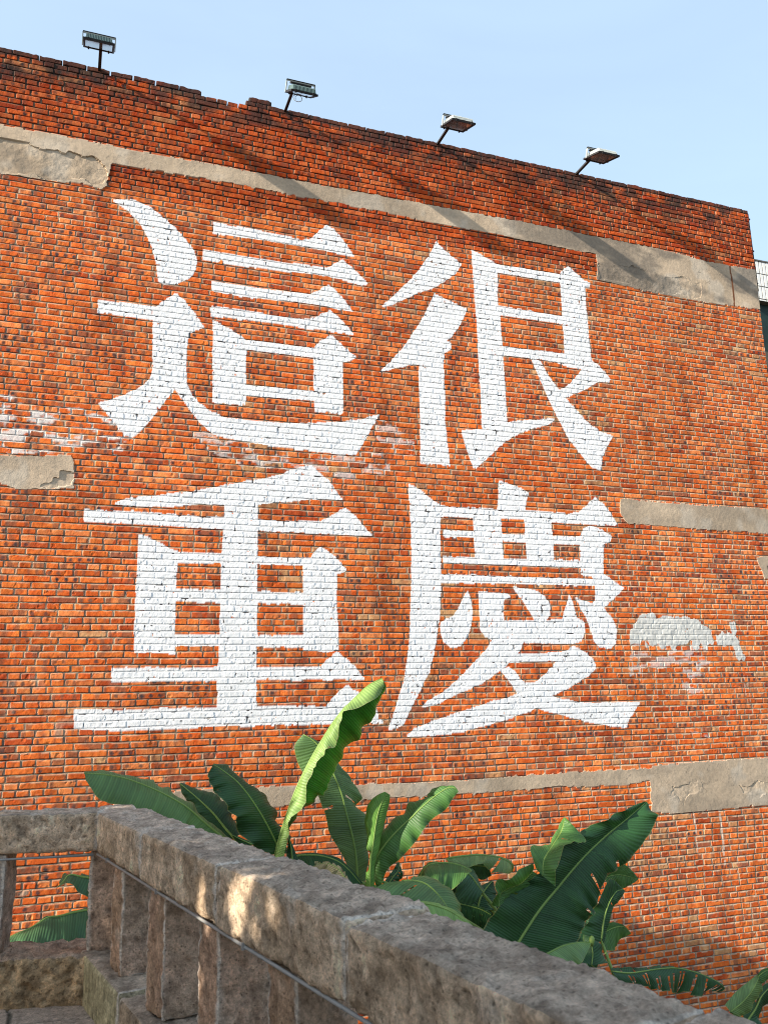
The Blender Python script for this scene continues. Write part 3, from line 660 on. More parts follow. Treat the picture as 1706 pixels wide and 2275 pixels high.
# ================================================================== floodlights on the parapet
def floodlight(px, foot_u, tilt, xo, label, glass_mat, housing):
    r = empty('floodlight', (foot_u, WY+0.06, 6.70)); tag(r, label, 'floodlight', 'floodlights along the top of the wall')
    a = MB(); a.tube([(0, 0.05, -0.05), (0, -0.06, 0.012), (0, -0.375, 0.015)], 0.021, 4, twist=math.pi/4)
    a.box(-0.035, 0.035, -0.03, 0.10, -0.03, -0.012)
    a.build('arm', M_iron, r)
    ax = math.radians(tilt)                             # the open face slopes down away from the wall
    M = Matrix.Translation((xo, -0.35, 0.03))@Matrix.Rotation(ax, 4, 'X')
    # local: x width, y outwards is negative, z up (back of the lamp)
    h = MB()
    x0, x1, y0, y1 = -0.135, 0.135, -0.335, -0.02
    # tapering housing with fins
    pts = [(x0, y0, 0.012), (x1, y0, 0.012), (x1, y1, 0.012), (x0, y1, 0.012),
           (x0+.02, y0+.05, 0.058), (x1-.02, y0+.05, 0.058), (x1-.02, y1-.03, 0.058), (x0+.02, y1-.03, 0.058)]
    h.add([tuple(M@Vector(p)) for p in pts], [(3, 2, 1, 0), (4, 5, 6, 7), (0, 1, 5, 4), (1, 2, 6, 5), (2, 3, 7, 6), (3, 0, 4, 7)])
    ho = h.build('housing', housing, r)
    f = MB()
    for k in range(17):
        x = x0+0.012+k*(x1-x0-0.024)/16
        pp = [(x-.003, y0-.012, 0.014), (x+.003, y0-.012, 0.014), (x+.003, y1+.012, 0.014), (x-.003, y1+.012, 0.014),
              (x-.003, y0+.038, 0.064), (x+.003, y0+.038, 0.064), (x+.003, y1-.022, 0.064), (x-.003, y1-.022, 0.064)]
        f.add([tuple(M@Vector(p)) for p in pp], [(3, 2, 1, 0), (4, 5, 6, 7), (0, 1, 5, 4), (1, 2, 6, 5), (2, 3, 7, 6), (3, 0, 4, 7)])
    fo = f.build('cooling_fin', housing, ho)
    fr = MB()
    for (a0, a1, b0, b1) in ((-.152, .152, -.355, -.333), (-.152, .152, -.022, 0.0), (-.152, -.132, -.333, -.022), (.132, .152, -.333, -.022)):
        fr.box(a0, a1, b0, b1, -0.012, 0.010, M)
    for (sx, sy) in ((-.1, -.358), (.1, -.358), (-.1, .003), (.1, .003)):
        fr.box(sx-.008, sx+.008, sy-.006, sy+.006, -0.02, 0.014, M)
    fo2 = fr.build('frame', M_iron, r)
    g = MB(); g.box(-.131, .131, -.332, -.023, -0.006, 0.004, M); g.build('glass', glass_mat, fo2)
    # yoke bracket and ballast box behind
    y = MB()
    y.box(-0.165, -0.155, -0.10, -0.07, -0.01, 0.115, M); y.box(0.155, 0.165, -0.10, -0.07, -0.01, 0.115, M)
    y.box(-0.165, 0.165, -0.10, -0.07, 0.106, 0.115, M)
    y.build('yoke', M_grey, r)
    bb = MB(); bb.box(-0.12, 0.12, -0.11, -0.05, 0.086, 0.106, M, 0.004); bb.box(-0.162, 0.162, -0.095, -0.075, 0.116, 0.127, M)
    bb.build('ballast_box', M_iron, r)
    # a loose loop of cable
    if px != 1: return r
    c = MB(); cp = []
    for k in range(22):
        t = k/21*2*math.pi*1.25
        cp.append((xo-0.02+0.045*math.cos(t+2.0)+0.03*k/21, -0.37, -0.04+0.042*math.sin(t+2.0)))
    c.tube(cp, 0.0035, 5)
    c.build('cable', M_grey, r, True)
    return r
floodlight(0, 0.012, 27, -0.02, 'leftmost floodlight on the parapet, pale face and dark green fins, upright arm', M_glass, M_green_metal)
floodlight(1, 2.059, 34, 0.075, 'second floodlight from the left, nearly edge-on, above the ragged notch in the parapet', M_glass, M_green_metal)
floodlight(2, 3.981, 21, 0.06, 'third floodlight from the left, its brown glass seen from below', M_glass, M_grey)
floodlight(3, 5.963, 19, 0.075, 'rightmost floodlight, nearest the right-hand end of the wall', M_glass, M_grey)

# ================================================================== stone balustrade
def rough_box(o, ax, ay, sx, sy, sz, seed, res=0.0105, amp=0.012, rnd=0.018, fine=0.005, tint=(0.56, 0.435, 0.325), top=(0.40, 0.335, 0.28), lime=0.2, az=(0, 0, 1), stri=0.0, lip=0.0):
    """hewn block: o = corner, ax/ay = horizontal unit axes; returns V, F, C"""
    o = np.array(o, float); ax = np.array(ax, float); ay = np.array(ay, float); az = np.array(az, float)
    S = np.array([sx, sy, sz]); Vs = []; Fs = []; n0 = 0; Nn = []
    for d in range(3):
        a, b = [k for k in range(3) if k != d]
        na = max(2, int(S[a]/res)); nb_ = max(2, int(S[b]/res))
        ga = np.linspace(0, S[a], na+1); gb = np.linspace(0, S[b], nb_+1)
        GA, GB = np.meshgrid(ga, gb, indexing='ij')
        for side in (0, 1):
            Pp = np.zeros((GA.size, 3)); Pp[:, a] = GA.ravel(); Pp[:, b] = GB.ravel(); Pp[:, d] = S[d]*side
            i = np.arange(GA.size).reshape(GA.shape)
            q = np.stack([i[:-1, :-1], i[1:, :-1], i[1:, 1:], i[:-1, 1:]], -1).reshape(-1, 4)
            if (side == 0) != (d == 1): q = q[:, ::-1]
            Vs.append(Pp); Fs.append(q+n0); n0 += len(Pp); nn = np.zeros((len(Pp), 3)); nn[:, d] = 2*side-1; Nn.append(nn)
    Pp = np.concatenate(Vs); F = np.concatenate(Fs); Nn = np.concatenate(Nn)
    c = np.clip(Pp, rnd, S-rnd); dv = Pp-c; ln = np.linalg.norm(dv, axis=1, keepdims=True)
    on = ln[:, 0] > 1e-9; Pr = Pp.copy(); nrm = Nn.copy()
    m = (np.abs(dv) > 1e-9).sum(1) >= 2
    Pr[m] = c[m]+dv[m]/ln[m]*rnd; nrm[m] = dv[m]/ln[m]
    W = o+Pr[:, :1]*ax+Pr[:, 1:2]*ay+Pr[:, 2:]*az
    Wn = nrm[:, :1]*ax+nrm[:, 1:2]*ay+nrm[:, 2:]*az
    big = fbm3(W, 0.16, seed, 3)-0.5
    ridg = np.abs(fbm3(W*np.array([1, 1, 1.0]), 0.050, seed+5, 4)-0.5)*2
    fin = fbm3(W, 0.018, seed+9, 2)-0.5
    strv = fbm3(W*np.array([1, 1, 0.15]), 0.02, seed+15, 2)-0.5
    pits = sm(0.62, 0.80, fbm3(W, 0.022, seed+41, 2))
    h = big*amp*1.6-(ridg-0.25)*amp*1.5+fin*fine*1.4+strv*stri*1.5-pits*0.006
    W = W+Wn*h[:, None]
    t = np.array(tint); base = t*(0.45+1.05*fbm3(W, 0.09, seed+20, 4)[:, None])*(0.75+0.5*fbm3(W*np.array([1, 1, 0.3]), 0.02, seed+21, 2)[:, None])*(1-0.45*pits[:, None])
    warm = sm(0.5, 0.72, fbm3(W, 0.25, seed+22, 3))[:, None]*0.45
    base = base*(1-warm)+np.array([0.30, 0.215, 0.14])*warm
    dk = sm(0.55, 0.9, ridg)[:, None]*0.0
    tn = sm(0.3, 0.8, Nn[:, 2])[:, None]
    tp = np.array(top)*(0.45+1.05*fbm3(W*np.array([1, 0.6, 1]), 0.06, seed+24, 4)[:, None])
    base = base*(1-tn)+tp*tn
    lm = sm(0.60, 0.78, fbm3(W, 0.12, seed+26, 4))[:, None]*lime
    base = base*(1-lm)+np.array([0.50, 0.47, 0.43])*lm
    # lime along the block's ends (mortar smeared at the joints)
    ed = np.minimum(Pp[:, 0], S[0]-Pp[:, 0])+0.02*(fbm3(W, 0.04, seed+30, 3)-0.5)
    je = (1-sm(0.010, 0.026, ed))[:, None]*0.95*sm(0.12, 0.34, fbm3(W, 0.08, seed+33, 2))[:, None]
    je = je*(1-0.8*(np.abs(Nn[:, :1]) > 0.5))
    base = base*(1-je)+np.array([0.60, 0.55, 0.50])*je
    if lip > 0:
        e0 = np.hypot(np.minimum(Pp[:, 0], S[0]-Pp[:, 0]), np.minimum(Pp[:, 1], S[1]-Pp[:, 1]))+0.006*(fbm3(W, 0.05, seed+50, 2)-0.5)
        l_ = (1-sm(0.005, 0.013, e0))[:, None]*lip*sm(0.3, 0.6, fbm3(W, 0.1, seed+51, 2))[:, None]
        base = base*(1-l_)+np.array([0.52, 0.47, 0.42])*l_
        h_ = sm(0.10, 0.0, S[2]-Pp[:, 2])[:, None]*0.30*sm(0.35, 0.65, fbm3(W, 0.05, seed+53, 3))[:, None]
        base = base*(1-h_)+np.array([0.50, 0.44, 0.38])*h_
    blot = sm(0.52, 0.66, fbm3(W, 0.05, seed+60, 4))[:, None]*0.45
    base = base*(1-blot)+base*np.array([0.40, 0.38, 0.36])*blot
    return W, F, base
def block(name, root, args, **kw):
    W, F, C = rough_box(*args, **kw); C = np.clip(C*np.array([1.30, 1.24, 1.14]), 0, 0.8)
    return link(name, np_mesh(name, W-np.array(root.location), F, C, smooth=True), M_stone, root)
mr = -0.176; dl = math.hypot(mr, 1.0); RX = np.array([mr/dl, 1/dl, 0]); RY = np.array([1/dl, -mr/dl, 0])   # along (away), outward
def rp(y, off=0.0, z=0.0):
    return np.array([1.122+mr*y, y, z])+RY*off
def run(y0, y1): return (y1-y0)*dl
BAL = empty('stone_balustrade', tuple(rp(3.0, 0.13, FLOOR)))
tag(BAL, 'rough grey-brown sandstone balustrade turning a corner in front of the banana plants', 'balustrade')
RT, RB, PB = -0.555, -0.757, -1.262
ys = [(4.262, 5.165), (3.262, 4.252), (2.292, 3.252), (1.365, 2.282), (0.42, 1.35), (-0.60, 0.41), (-1.6, -0.61)]
for i, (a, b_) in enumerate(ys):
    o_ = rp(a, -0.002*(i % 2), RB)
    block('rail_block', BAL, (o_, RX, RY, run(a, b_), 0.262, RT-RB+0.004*((i*7) % 3-1), 11+i*13), amp=0.014, lime=0.42, fine=0.006, stri=0.004)
# far run, turning left at the corner
FA = np.array([-1.0, 0.27, 0]); FA /= np.linalg.norm(FA); FO = np.array([0.27, 1.0, 0]); FO /= np.linalg.norm(FO)
cor = np.array([0.232, 5.150, 0])
def fp(s, off, z): return cor+FA*s+FO*off+np.array([0, 0, z])
block('rail_block', BAL, (fp(0.92, 0.0, RB+0.002), -FA, FO, 0.915, 0.27, 0.198, 201), amp=0.013, lime=0.2)
block('rail_block', BAL, (fp(2.1, 0.0, RB), -FA, FO, 1.17, 0.27, 0.20, 207), amp=0.013, lime=0.2)
# filler stone under the outer corner
block('rail_block', BAL, (cor+np.array([0.004, 0.02, RB+0.001]), (1, 0, 0), (0, 1, 0), 0.20, 0.36, 0.195, 219), amp=0.008, lime=0.2)
# balusters of the near run
for i, (a, b_) in enumerate([(4.64, 4.86), (3.955, 4.19), (3.285, 3.52), (2.640, 2.868), (2.03, 2.254), (1.40, 1.62), (0.78, 1.0), (0.15, 0.37), (-0.5, -0.28), (-1.1, -0.88)]):
    tilt = 0.0
    block('baluster', BAL, (rp(a, 0.028, PB-0.004), RX, RY, run(a, b_), 0.20, RB-PB-0.018, 301+i*11), amp=0.013, lime=0.30, fine=0.006, tint=(0.43, 0.285, 0.205), top=(0.32, 0.27, 0.22), lip=0.7, rnd=0.012, stri=0.006)
# corner post and far-run balusters
block('corner_post', BAL, (fp(-0.01, 0.03, PB-0.004), -FA*-1*0+RX*0+np.array([1, 0, 0])*0+(-FA), FO, 0.20, 0.20, RB-PB-0.006, 401), amp=0.008, lime=0.15, lip=0.5, tint=(0.44, 0.315, 0.24), rnd=0.012, stri=0.006) if False else None
cp0 = fp(0.055, 0.035, PB-0.004)
block('corner_post', BAL, (cp0, -FA, FO, 0.26, 0.19, RB-PB+0.002, 401), amp=0.007, lime=0.18, lip=0.5, tint=(0.44, 0.315, 0.24), rnd=0.012, stri=0.005)
for k, s_ in enumerate((0.755, 1.45)):
    block('baluster', BAL, (fp(s_, 0.035, PB-0.004), -FA, FO, 0.26, 0.19, RB-PB-0.002, 431+k*9), amp=0.012, lime=0.1, tint=(0.34, 0.285, 0.25), rnd=0.015)
# plinth
for i, (a, b_) in enumerate([(4.42, 5.24), (3.46, 4.395), (2.5, 3.45), (1.4, 2.49), (0.2, 1.39), (-1.6, 0.19)]):
    block('plinth_block', BAL, (rp(a, -0.035, FLOOR-0.05), RX, RY, run(a, b_), 0.36, PB-FLOOR+0.05-(0.0, .012, -.004, .006, 0, 0)[i], 501+i*7), amp=0.006 if i == 0 else 0.012, lime=0.1, tint=(0.38, 0.34, 0.22) if i == 0 else (0.40, 0.31, 0.23), top=(0.38, 0.31, 0.25), fine=0.004, stri=0.003)
block('plinth_block', BAL, (fp(0.85, -0.03, FLOOR-0.05), -FA, FO, 0.84, 0.36, PB-FLOOR+0.045, 561), amp=0.034, lime=0.05, tint=(0.44, 0.32, 0.20), top=(0.42, 0.32, 0.25), rnd=0.03)
block('plinth_block', BAL, (fp(2.1, -0.03, FLOOR-0.05), -FA, FO, 1.24, 0.36, PB-FLOOR+0.05, 567), amp=0.034, lime=0.05, tint=(0.44, 0.32, 0.20), top=(0.42, 0.32, 0.25), rnd=0.03)
# thin grey conduit clipped below the rail
cd = empty('conduit', tuple(rp(3.0, -0.01, RB-0.012))); tag(cd, 'thin pale grey conduit running under the stone handrail and round its corner', 'pipe')
b = MB(); co = np.array(cd.location)
pth = [rp(-1.5, 0.006, RB-0.009), rp(1.0, 0.010, RB-0.008), rp(3.0, 0.006, RB-0.011), rp(5.12, 0.002, RB-0.010)]
b.tube([p-co for p in pth], 0.0060, 8)
pth = [fp(0.03, 0.004, RB-0.018), fp(0.5, 0.0, RB-0.024), fp(1.0, 0.004, RB-0.018), fp(2.0, 0.0, RB-0.02)]
b.tube([p-co for p in pth], 0.0060, 8); b.build('tube', M_pipe, cd, True)
b = MB()
for y_ in (0.9, 2.0, 3.0, 4.0, 4.9):
    b = MB(); p = rp(y_, 0.006, RB-0.004)-co; b.box(p[0]-.010, p[0]+.010, p[1]-.008, p[1]+.008, p[2]-.016, p[2]+.006); b.build('clip', M_pipe, cd)

# ================================================================== ground, terrace
g = MB(); g.box(-600, 600, -600, 900, GROUND-0.5, GROUND); o = g.build('ground', M_soil); tag(o, kind='structure')
def terrace():
    # flagstones: rough polygons in a heightfield
    xs = np.arange(-2.6, 1.12, 0.012); ysx = np.arange(-3.0, 5.72, 0.012)
    X, Y = np.meshgrid(xs, ysx)
    Xw = X+(fbm2(X, Y, 0.3, 3, 2)-0.5)*0.10; Yw = Y+(fbm2(X, Y, 0.3, 5, 2)-0.5)*0.10
    cs = 0.62; ci = np.floor(Xw/cs); cj = np.floor(Yw/cs); best = np.full(X.shape, 9.0); sec = np.full(X.shape, 9.0); bid = np.zeros(X.shape)
    for di in (-1, 0, 1):
        for dj in (-1, 0, 1):
            a = (ci+di).astype(np.int64); b_ = (cj+dj).astype(np.int64)
            fx = (a+0.15+0.7*_h2(a, b_, 11))*cs; fy = (b_+0.15+0.7*_h2(a, b_, 13))*cs
            d = np.hypot(Xw-fx, Yw-fy); new = d < best
            sec = np.where(new, best, np.minimum(sec, d)); bid = np.where(new, _h2(a, b_, 17), bid); best = np.where(new, d, best)
    edge = sec-best
    Z = FLOOR-0.010*(1-sm(0.004, 0.022, edge))+(bid-0.5)*0.008+(fbm2(X, Y, 0.12, 19, 3)-0.5)*0.008
    c = np.array([0.50, 0.385, 0.30])*(0.75+0.25*bid[..., None]+0.35*fbm2(X, Y, 0.2, 23, 4)[..., None])
    jt_ = (1-sm(0.004, 0.020, edge))[..., None]
    c = c*(1-jt_)+np.array([0.09, 0.085, 0.06])*jt_
    idx = np.arange(X.size).reshape(X.shape)
    F = np.stack([idx[:-1, :-1], idx[:-1, 1:], idx[1:, 1:], idx[1:, :-1]], -1)
    # keep only the terrace side of both balustrade runs
    Xc = X[:-1, :-1]; Yc = Y[:-1, :-1]
    k = (Xc < 1.122+mr*Yc+0.20) & ((Yc-5.15)+0.27*(Xc-0.232) < 0.20)
    F = F[k]; u_, inv = np.unique(F.ravel(), return_inverse=True)
    V = np.stack([X, Y, Z], -1).reshape(-1, 3)[u_]
    o = link('terrace_floor', np_mesh('terrace_floor', V, inv.reshape(-1, 4), c.reshape(-1, 3)[u_]), M_stone); tag(o, kind='structure')
    # its masonry body below
    b = MB()
    pts = [(-12, -12), (rp(-12, 0.30)[0], -12), tuple(rp(5.15, 0.30)[:2]), tuple((fp(0, 0.31, 0))[:2]), tuple(fp(12, 0.31, 0)[:2])]
    n = len(pts)
    b.add([(x, y, GROUND-0.2) for x, y in pts]+[(x, y, FLOOR-0.03) for x, y in pts], [tuple(range(n-1, -1, -1)), tuple(range(n, 2*n))]+[(i, (i+1) % n, n+(i+1) % n, n+i) for i in range(n)])
    m = mat('terrace_masonry', (0.20, 0.17, 0.15), rough=0.95, ns=3, namp=0.35, bump=0.8, bsc=9)
    o = b.build('terrace', m); tag(o, kind='structure')
terrace()

# ================================================================== neighbouring building at the far right
YB = 12.5
p0 = at(1672, 578, YB); p1 = at(1690, 668, YB); p2 = at(1703, 774, YB)
nb_ = empty('tiled_building', (float(p0[0])+2.5, YB+3, GROUND)); tag(nb_, 'white tiled building corner jutting out behind the right end of the brick wall', 'building')
o3 = np.array(nb_.location)
xl = at(1662, 640, YB)[0]; zt = p0[2]; zb = p1[2]; xr = xl+5.0
b = MB(); b.box(xl-o3[0], xr-o3[0], YB-o3[1], YB+6-o3[1], zb-o3[2], zt-o3[2]); pw = b.build('parapet', M_grout, nb_)
b = MB(); tw = 0.088; th = 0.285
xx = xl+0.01
while xx < xr-0.1:
    zz = zt-0.008
    while zz > zb+0.03:
        z_ = max(zb+0.006, zz-th+0.022)
        b.box(xx-o3[0], xx+tw-0.020-o3[0], YB-0.008-o3[1], YB+0.002-o3[1], z_-o3[2], zz-o3[2]); zz -= th
    xx += tw
b.build('tile_facing', M_tile, pw)
b = MB(); b.box(xl-0.02-o3[0], xr+0.02-o3[0], YB-0.02-o3[1], YB+6.02-o3[1], zt+0.001-o3[2], zt+0.03-o3[2]); b.build('coping', M_grout, nb_)
b = MB(); b.box(xl+0.06-o3[0], xr-o3[0], YB+0.12-o3[1], YB+0.85-o3[1], p2[2]-o3[2], zb-0.002-o3[2]); b.build('canopy_sheet', M_tarp, nb_)
b = MB(); b.box(xl+1.6-o3[0], xr-o3[0], YB+0.5-o3[1], YB+5.5-o3[1], 0, p2[2]-0.002-o3[2]); b.build('wall', M_tile, nb_)
for z in (3.0, 5.6):
    for x in (2.3, 3.6):
        b = MB(); b.box(xl+x-o3[0], xl+x+0.8-o3[0], YB+0.49-o3[1], YB+0.52-o3[1], z, z+1.2); b.build('window', M_dark, nb_)

# ================================================================== banana plants
def interp(pts, n):
    pts = np.array(pts, float); m = len(pts); t = np.linspace(0, m-1, n); out = np.zeros((n, pts.shape[1]))
    for k, s in enumerate(t):
        i = min(int(s), m-2); f = s-i
        p1_ = pts[i]; p2_ = pts[i+1]; p0_ = pts[i-1] if i > 0 else 2*p1_-p2_; p3_ = pts[i+2] if i+2 < m else 2*p2_-p1_
        out[k] = 0.5*((2*p1_)+(-p0_+p2_)*f+(2*p0_-5*p1_+4*p2_-p3_)*f*f+(-p0_+3*p1_-3*p2_+p3_)*f**3)
    return out
def leaf(plant, zo, zs, mid, left, right, dep, m, dl_=0.0, dr=0.0, bow=0.03, tears=(), seed=1, foot=None, rib=0.010, wav=0.018, fringe=0, label=None):
    """a blade traced as midrib and two margins, each with its own distance: dep = distances of the midrib base and tip,
    dl_/dr = how much farther the two margins lie"""
    n = 70; mh = 9; rng = random.Random(seed)
    k = len(mid)
    def conv(pts, d): return [at(zo[0]+x*zs, zo[1]+y*zs, dep[0]+(dep[1]-dep[0])*i/(k-1)+d*math.sin(math.pi*(0.15+0.75*i/(k-1)))) for i, (x, y) in enumerate(pts)]
    Mi = interp(conv(mid, 0), n); Le = interp(conv(left, dl_), n); Ri = interp(conv(right, dr), n)
    org = np.array(plant.location)
    V = []; UVs = []
    length = np.linalg.norm(np.diff(Mi, axis=0), axis=1).sum(); S = np.concatenate([[0], np.cumsum(np.linalg.norm(np.diff(Mi, axis=0), axis=1))])
    ph = rng.random()*6
    kn = np.array([rng.uniform(-1, 1) for _ in range(80)])
    def rn(s, o):
        x = s/0.075+o; i0 = int(x); f0 = x-i0; f0 = f0*f0*(3-2*f0); return kn[i0 % 80]*(1-f0)+kn[(i0+1) % 80]*f0
    for i in range(n):
        T = Mi[min(i+1, n-1)]-Mi[max(i-1, 0)]; T /= (np.linalg.norm(T)+1e-9)
        for j in range(-mh, mh+1):
            f = abs(j)/mh; E = Le[i] if j < 0 else Ri[i]
            p = Mi[i]*(1-f)+E*f
            A = E-Mi[i]; w = np.linalg.norm(A); Nn = np.cross(T, A) if j > 0 else np.cross(A, T)
            Nn = Nn/(np.linalg.norm(Nn)+1e-9)
            if Nn[1] > 0: Nn = -Nn
            p = p+Nn*(bow*math.sin(math.pi*min(f, 1)*0.85)*min(1, w/0.2))
            wv_ = wav*f*f*(1.5*rn(S[i], 0 if j < 0 else 33)+0.5*rn(S[i]*2.6, 11 if j < 0 else 50)+0.35*math.sin(S[i]*15+ph))*min(1, w/0.15)
            p = p+Nn*wv_
            V.append(p); UVs.append((S[i], j/mh))
    W = 2*mh+1; F = []
    cut = set()
    ts = list(tears)
    if fringe:
        for q in range(fringe): ts.append((rng.choice((-1, 1)) if fringe < 0 else (1 if q % 3 else -1), 0.08+0.9*q/fringe+rng.uniform(-.01, .01), rng.uniform(0.1, 0.5), 1))
    V = np.array(V).reshape(n, W, 3)
    for t_ in ts:
        side, s_, start = t_[:3]; wd = t_[3] if len(t_) > 3 else 1
        r = int(s_*(n-1))
        for q in range(wd):
            for c in range(int(start*mh), mh): cut.add((r+q, c if side > 0 else -c-1))
        # the strip on one side of a tear sags away from the other
        for c in range(int(start*mh), mh+1):
            f = (c-start*mh)/mh; jj = mh+(c if side > 0 else -c)
            for q in range(0, 5):
                if r+1+q < n: V[r+1+q, jj] += np.array([0.0, 0.03, -0.02])*f*(1-q/5)*rng.uniform(0.5, 1.5)
    V = V.reshape(-1, 3)
    for i in range(n-1):
        for j in range(W-1):
            if (i, j-mh) in cut: continue
            F.append((i*W+j, i*W+j+1, (i+1)*W+j+1, (i+1)*W+j))
    F = np.array(F)
    me = np_mesh('leaf', V-org, F, None, np.array(UVs), True)
    o = link('leaf', me, m, plant)
    if label: o['label'] = label
    path = [Mi[i] for i in range(0, n, 3)]
    rad = [rib*(1-0.75*i/len(path)) for i in range(len(path))]
    if foot is not None:
        ft = np.array(foot); b0 = path[0]; ext = [ft, ft*0.65+b0*0.35+np.array([0, 0, 0.12]), ft*0.3+b0*0.7+np.array([0, 0, 0.06])]
        path = ext+path; rad = [rib*2.2, rib*1.6, rib*1.25]+rad
    # sit the rib on the camera side of the blade by its own radius
    b = MB(); b.tube([Vector(p-org) for p in path], rad, 7); b.build('midrib', M_rib, o, True)
    return o
def plant(name_loc, label, stem_h, lean=(0, 0), rad=0.11):
    x, y = name_loc; r = empty('banana_plant', (x, y, GROUND)); tag(r, label, 'banana plant', 'banana plants at the foot of the wall')
    b = MB(); n = 14; path = []; rr = []
    for i in range(n):
        t = i/(n-1); path.append((lean[0]*t*t, lean[1]*t*t, stem_h*t)); rr.append(rad*(1.15-0.55*t)*(1+0.04*math.sin(i*2.1)))
    b.tube(path, rr, 14); b.build('stem', M_stem, r, True)
    return r, np.array([x+lean[0], y+lean[1], GROUND+stem_h])
ZL = ((160, 1660), 500/1659); ZC = ((580, 1490), 300/1327); ZM = ((780, 1720), 400/1659)
ZR = ((1040, 1760), 450/1659); ZB = ((1180, 2060), 526/1659); ZG = ((0, 1860), 260/1386)

# --- left plant
PL, FT = plant((1.75, 7.0), 'banana plant rising behind the corner of the stone handrail, one long leaf arching left', 2.9)
leaf(PL, *ZL, [(1180,720),(1000,580),(850,450),(700,360),(550,290),(400,235),(250,205),(90,195)],
     [(1192,705),(1010,558),(860,428),(710,338),(560,270),(405,220),(250,195),(90,190)],
     [(1040,760),(900,690),(780,610),(650,545),(520,480),(370,435),(200,400),(95,255)], (6.9, 6.6), M_leaf_mid, 0.15, -0.10, 0.03, seed=3, foot=FT)
leaf(PL, *ZL, [(1200,680),(1130,600),(1050,500),(970,420),(880,340),(795,270)],
     [(1120,680),(1040,600),(950,510),(870,430),(820,350),(793,272)],
     [(1240,640),(1200,550),(1140,455),(1040,372),(930,315),(800,265)], (7.1, 7.3), M_leaf_shaded, 0.05, 0.15, 0.03, seed=5, foot=FT)
leaf(PL, *ZL, [(1540,790),(1470,640),(1400,510),(1310,370),(1220,260),(1120,180),(1040,128)],
     [(1440,800),(1290,690),(1200,560),(1130,440),(1050,330),(998,230),(1033,135)],
     [(1610,800),(1570,660),(1500,540),(1410,400),(1310,305),(1170,195),(1046,128)], (6.9, 6.9), M_leaf_shaded, -0.10, 0.20, 0.035, seed=8, foot=FT, wav=0.028)
leaf(PL, *ZG, [(1300,830),(950,880),(700,940),(560,958),(400,1060),(160,1170),(-100,1290)],
     [(1300,800),(950,860),(700,928),(550,945),(390,1050),(155,1160),(-110,1280)],
     [(1250,1250),(950,1330),(750,1400),(560,1400),(400,1380),(150,1360),(-100,1320)], (6.9, 6.6), M_leaf_shaded, 0.05, -0.25, 0.03, seed=9, foot=FT)
leaf(PL, *ZG, [(1300,520),(1000,480),(830,450),(760,520),(680,595)], [(1300,440),(1000,448),(812,435),(750,500),(678,592)],
     [(1250,780),(990,690),(860,575),(800,560),(690,600)], (7.0, 7.0), M_leaf_shaded, 0.1, -0.08, 0.02, seed=10, foot=FT)
leaf(PL, *ZL, [(1330,720),(1260,690),(1180,650)], [(1300,760),(1230,720),(1176,655)], [(1345,715),(1265,675),(1184,646)], (6.8, 6.8), M_leaf_shaded, 0.02, 0.02, 0.01, seed=12, rib=0.005)

# --- centre plant
PC, FT = plant((3.05, 6.9), 'tall banana plant with a bright upright leaf reaching over the lower left character', 2.75)
leaf(PC, *ZC, [(128,1840),(195,1600),(270,1370),(340,1180),(415,1015),(500,850),(600,680),(700,520),(800,390),(930,260),(1060,140),(1190,75)],
     [(230,1840),(272,1640),(300,1490),(448,1310),(442,1090),(548,940),(640,815),(738,720),(785,480),(925,405),(1130,280),(1212,150)],
     [(190,1800),(235,1590),(320,1390),(530,1238),(585,1180),(650,1045),(720,900),(850,740),(945,640),(1030,470),(1140,330),(1222,160)],
     (6.75, 6.55), M_leaf_fold, -0.10, 0.32, 0.05, seed=21, foot=FT, wav=0.022, label='bright yellow-green leaf standing tallest, folded along its midrib')
leaf(PC, *ZC, [(950,2080),(940,1900),(920,1740),(880,1560),(830,1380),(800,1240),(740,1080),(690,970),(620,830),(560,735),(490,672),(415,630)],
     [(870,2060),(835,1890),(740,1720),(672,1600),(640,1450),(590,1300),(540,1190),(480,1060),(405,1000),(347,870),(330,735),(408,632)],
     [(1020,2080),(1045,1900),(1055,1750),(1052,1600),(1030,1430),(930,1330),(1000,1248),(900,1120),(820,1000),(740,890),(620,745),(425,628)],
     (6.95, 7.1), M_leaf_top, 0.03, 0.06, 0.02, tears=((1, 0.47, 0.25), (-1, 0.42, 0.6)), seed=23, foot=FT, wav=0.012)
leaf(PC, *ZC, [(1070,2200),(1075,1900),(1100,1720),(1120,1560),(1150,1400),(1190,1290),(1240,1205)],
     [(1040,2200),(1045,1900),(1060,1640),(1040,1450),(1052,1330),(1130,1240),(1215,1198)],
     [(1095,2200),(1108,1900),(1150,1660),(1190,1500),(1222,1400),(1250,1290),(1262,1228)],
     (6.7, 6.7), M_leaf_young, 0.10, 0.08, 0.06, seed=25, foot=FT, wav=0.01, rib=0.006, label='young leaf still half rolled, standing upright')
leaf(PC, *ZM, [(200,960),(225,790),(330,630),(450,500),(560,400),(650,310),(780,200),(900,125),(975,140)],
     [(188,900),(235,720),(270,570),(350,460),(470,378),(570,290),(680,228),(800,130),(930,102)],
     [(270,1080),(330,890),(450,785),(560,665),(640,560),(740,425),(870,330),(940,222),(988,165)],
     (6.85, 6.65), M_leaf_mid, 0.15, -0.05, 0.03, seed=27, foot=FT, wav=0.02)
leaf(PC, *ZC, [(200,1900),(330,1830),(480,1815),(620,1830),(760,1880),(870,1970),(980,2100)],
     [(200,1880),(330,1808),(480,1795),(630,1808),(775,1858),(890,1950),(1000,2090)],
     [(220,2000),(330,1980),(480,1975),(620,2000),(740,2050),(820,2110),(930,2180)], (7.0, 6.8), M_leaf_shaded, 0.03, -0.10, 0.02, seed=29)
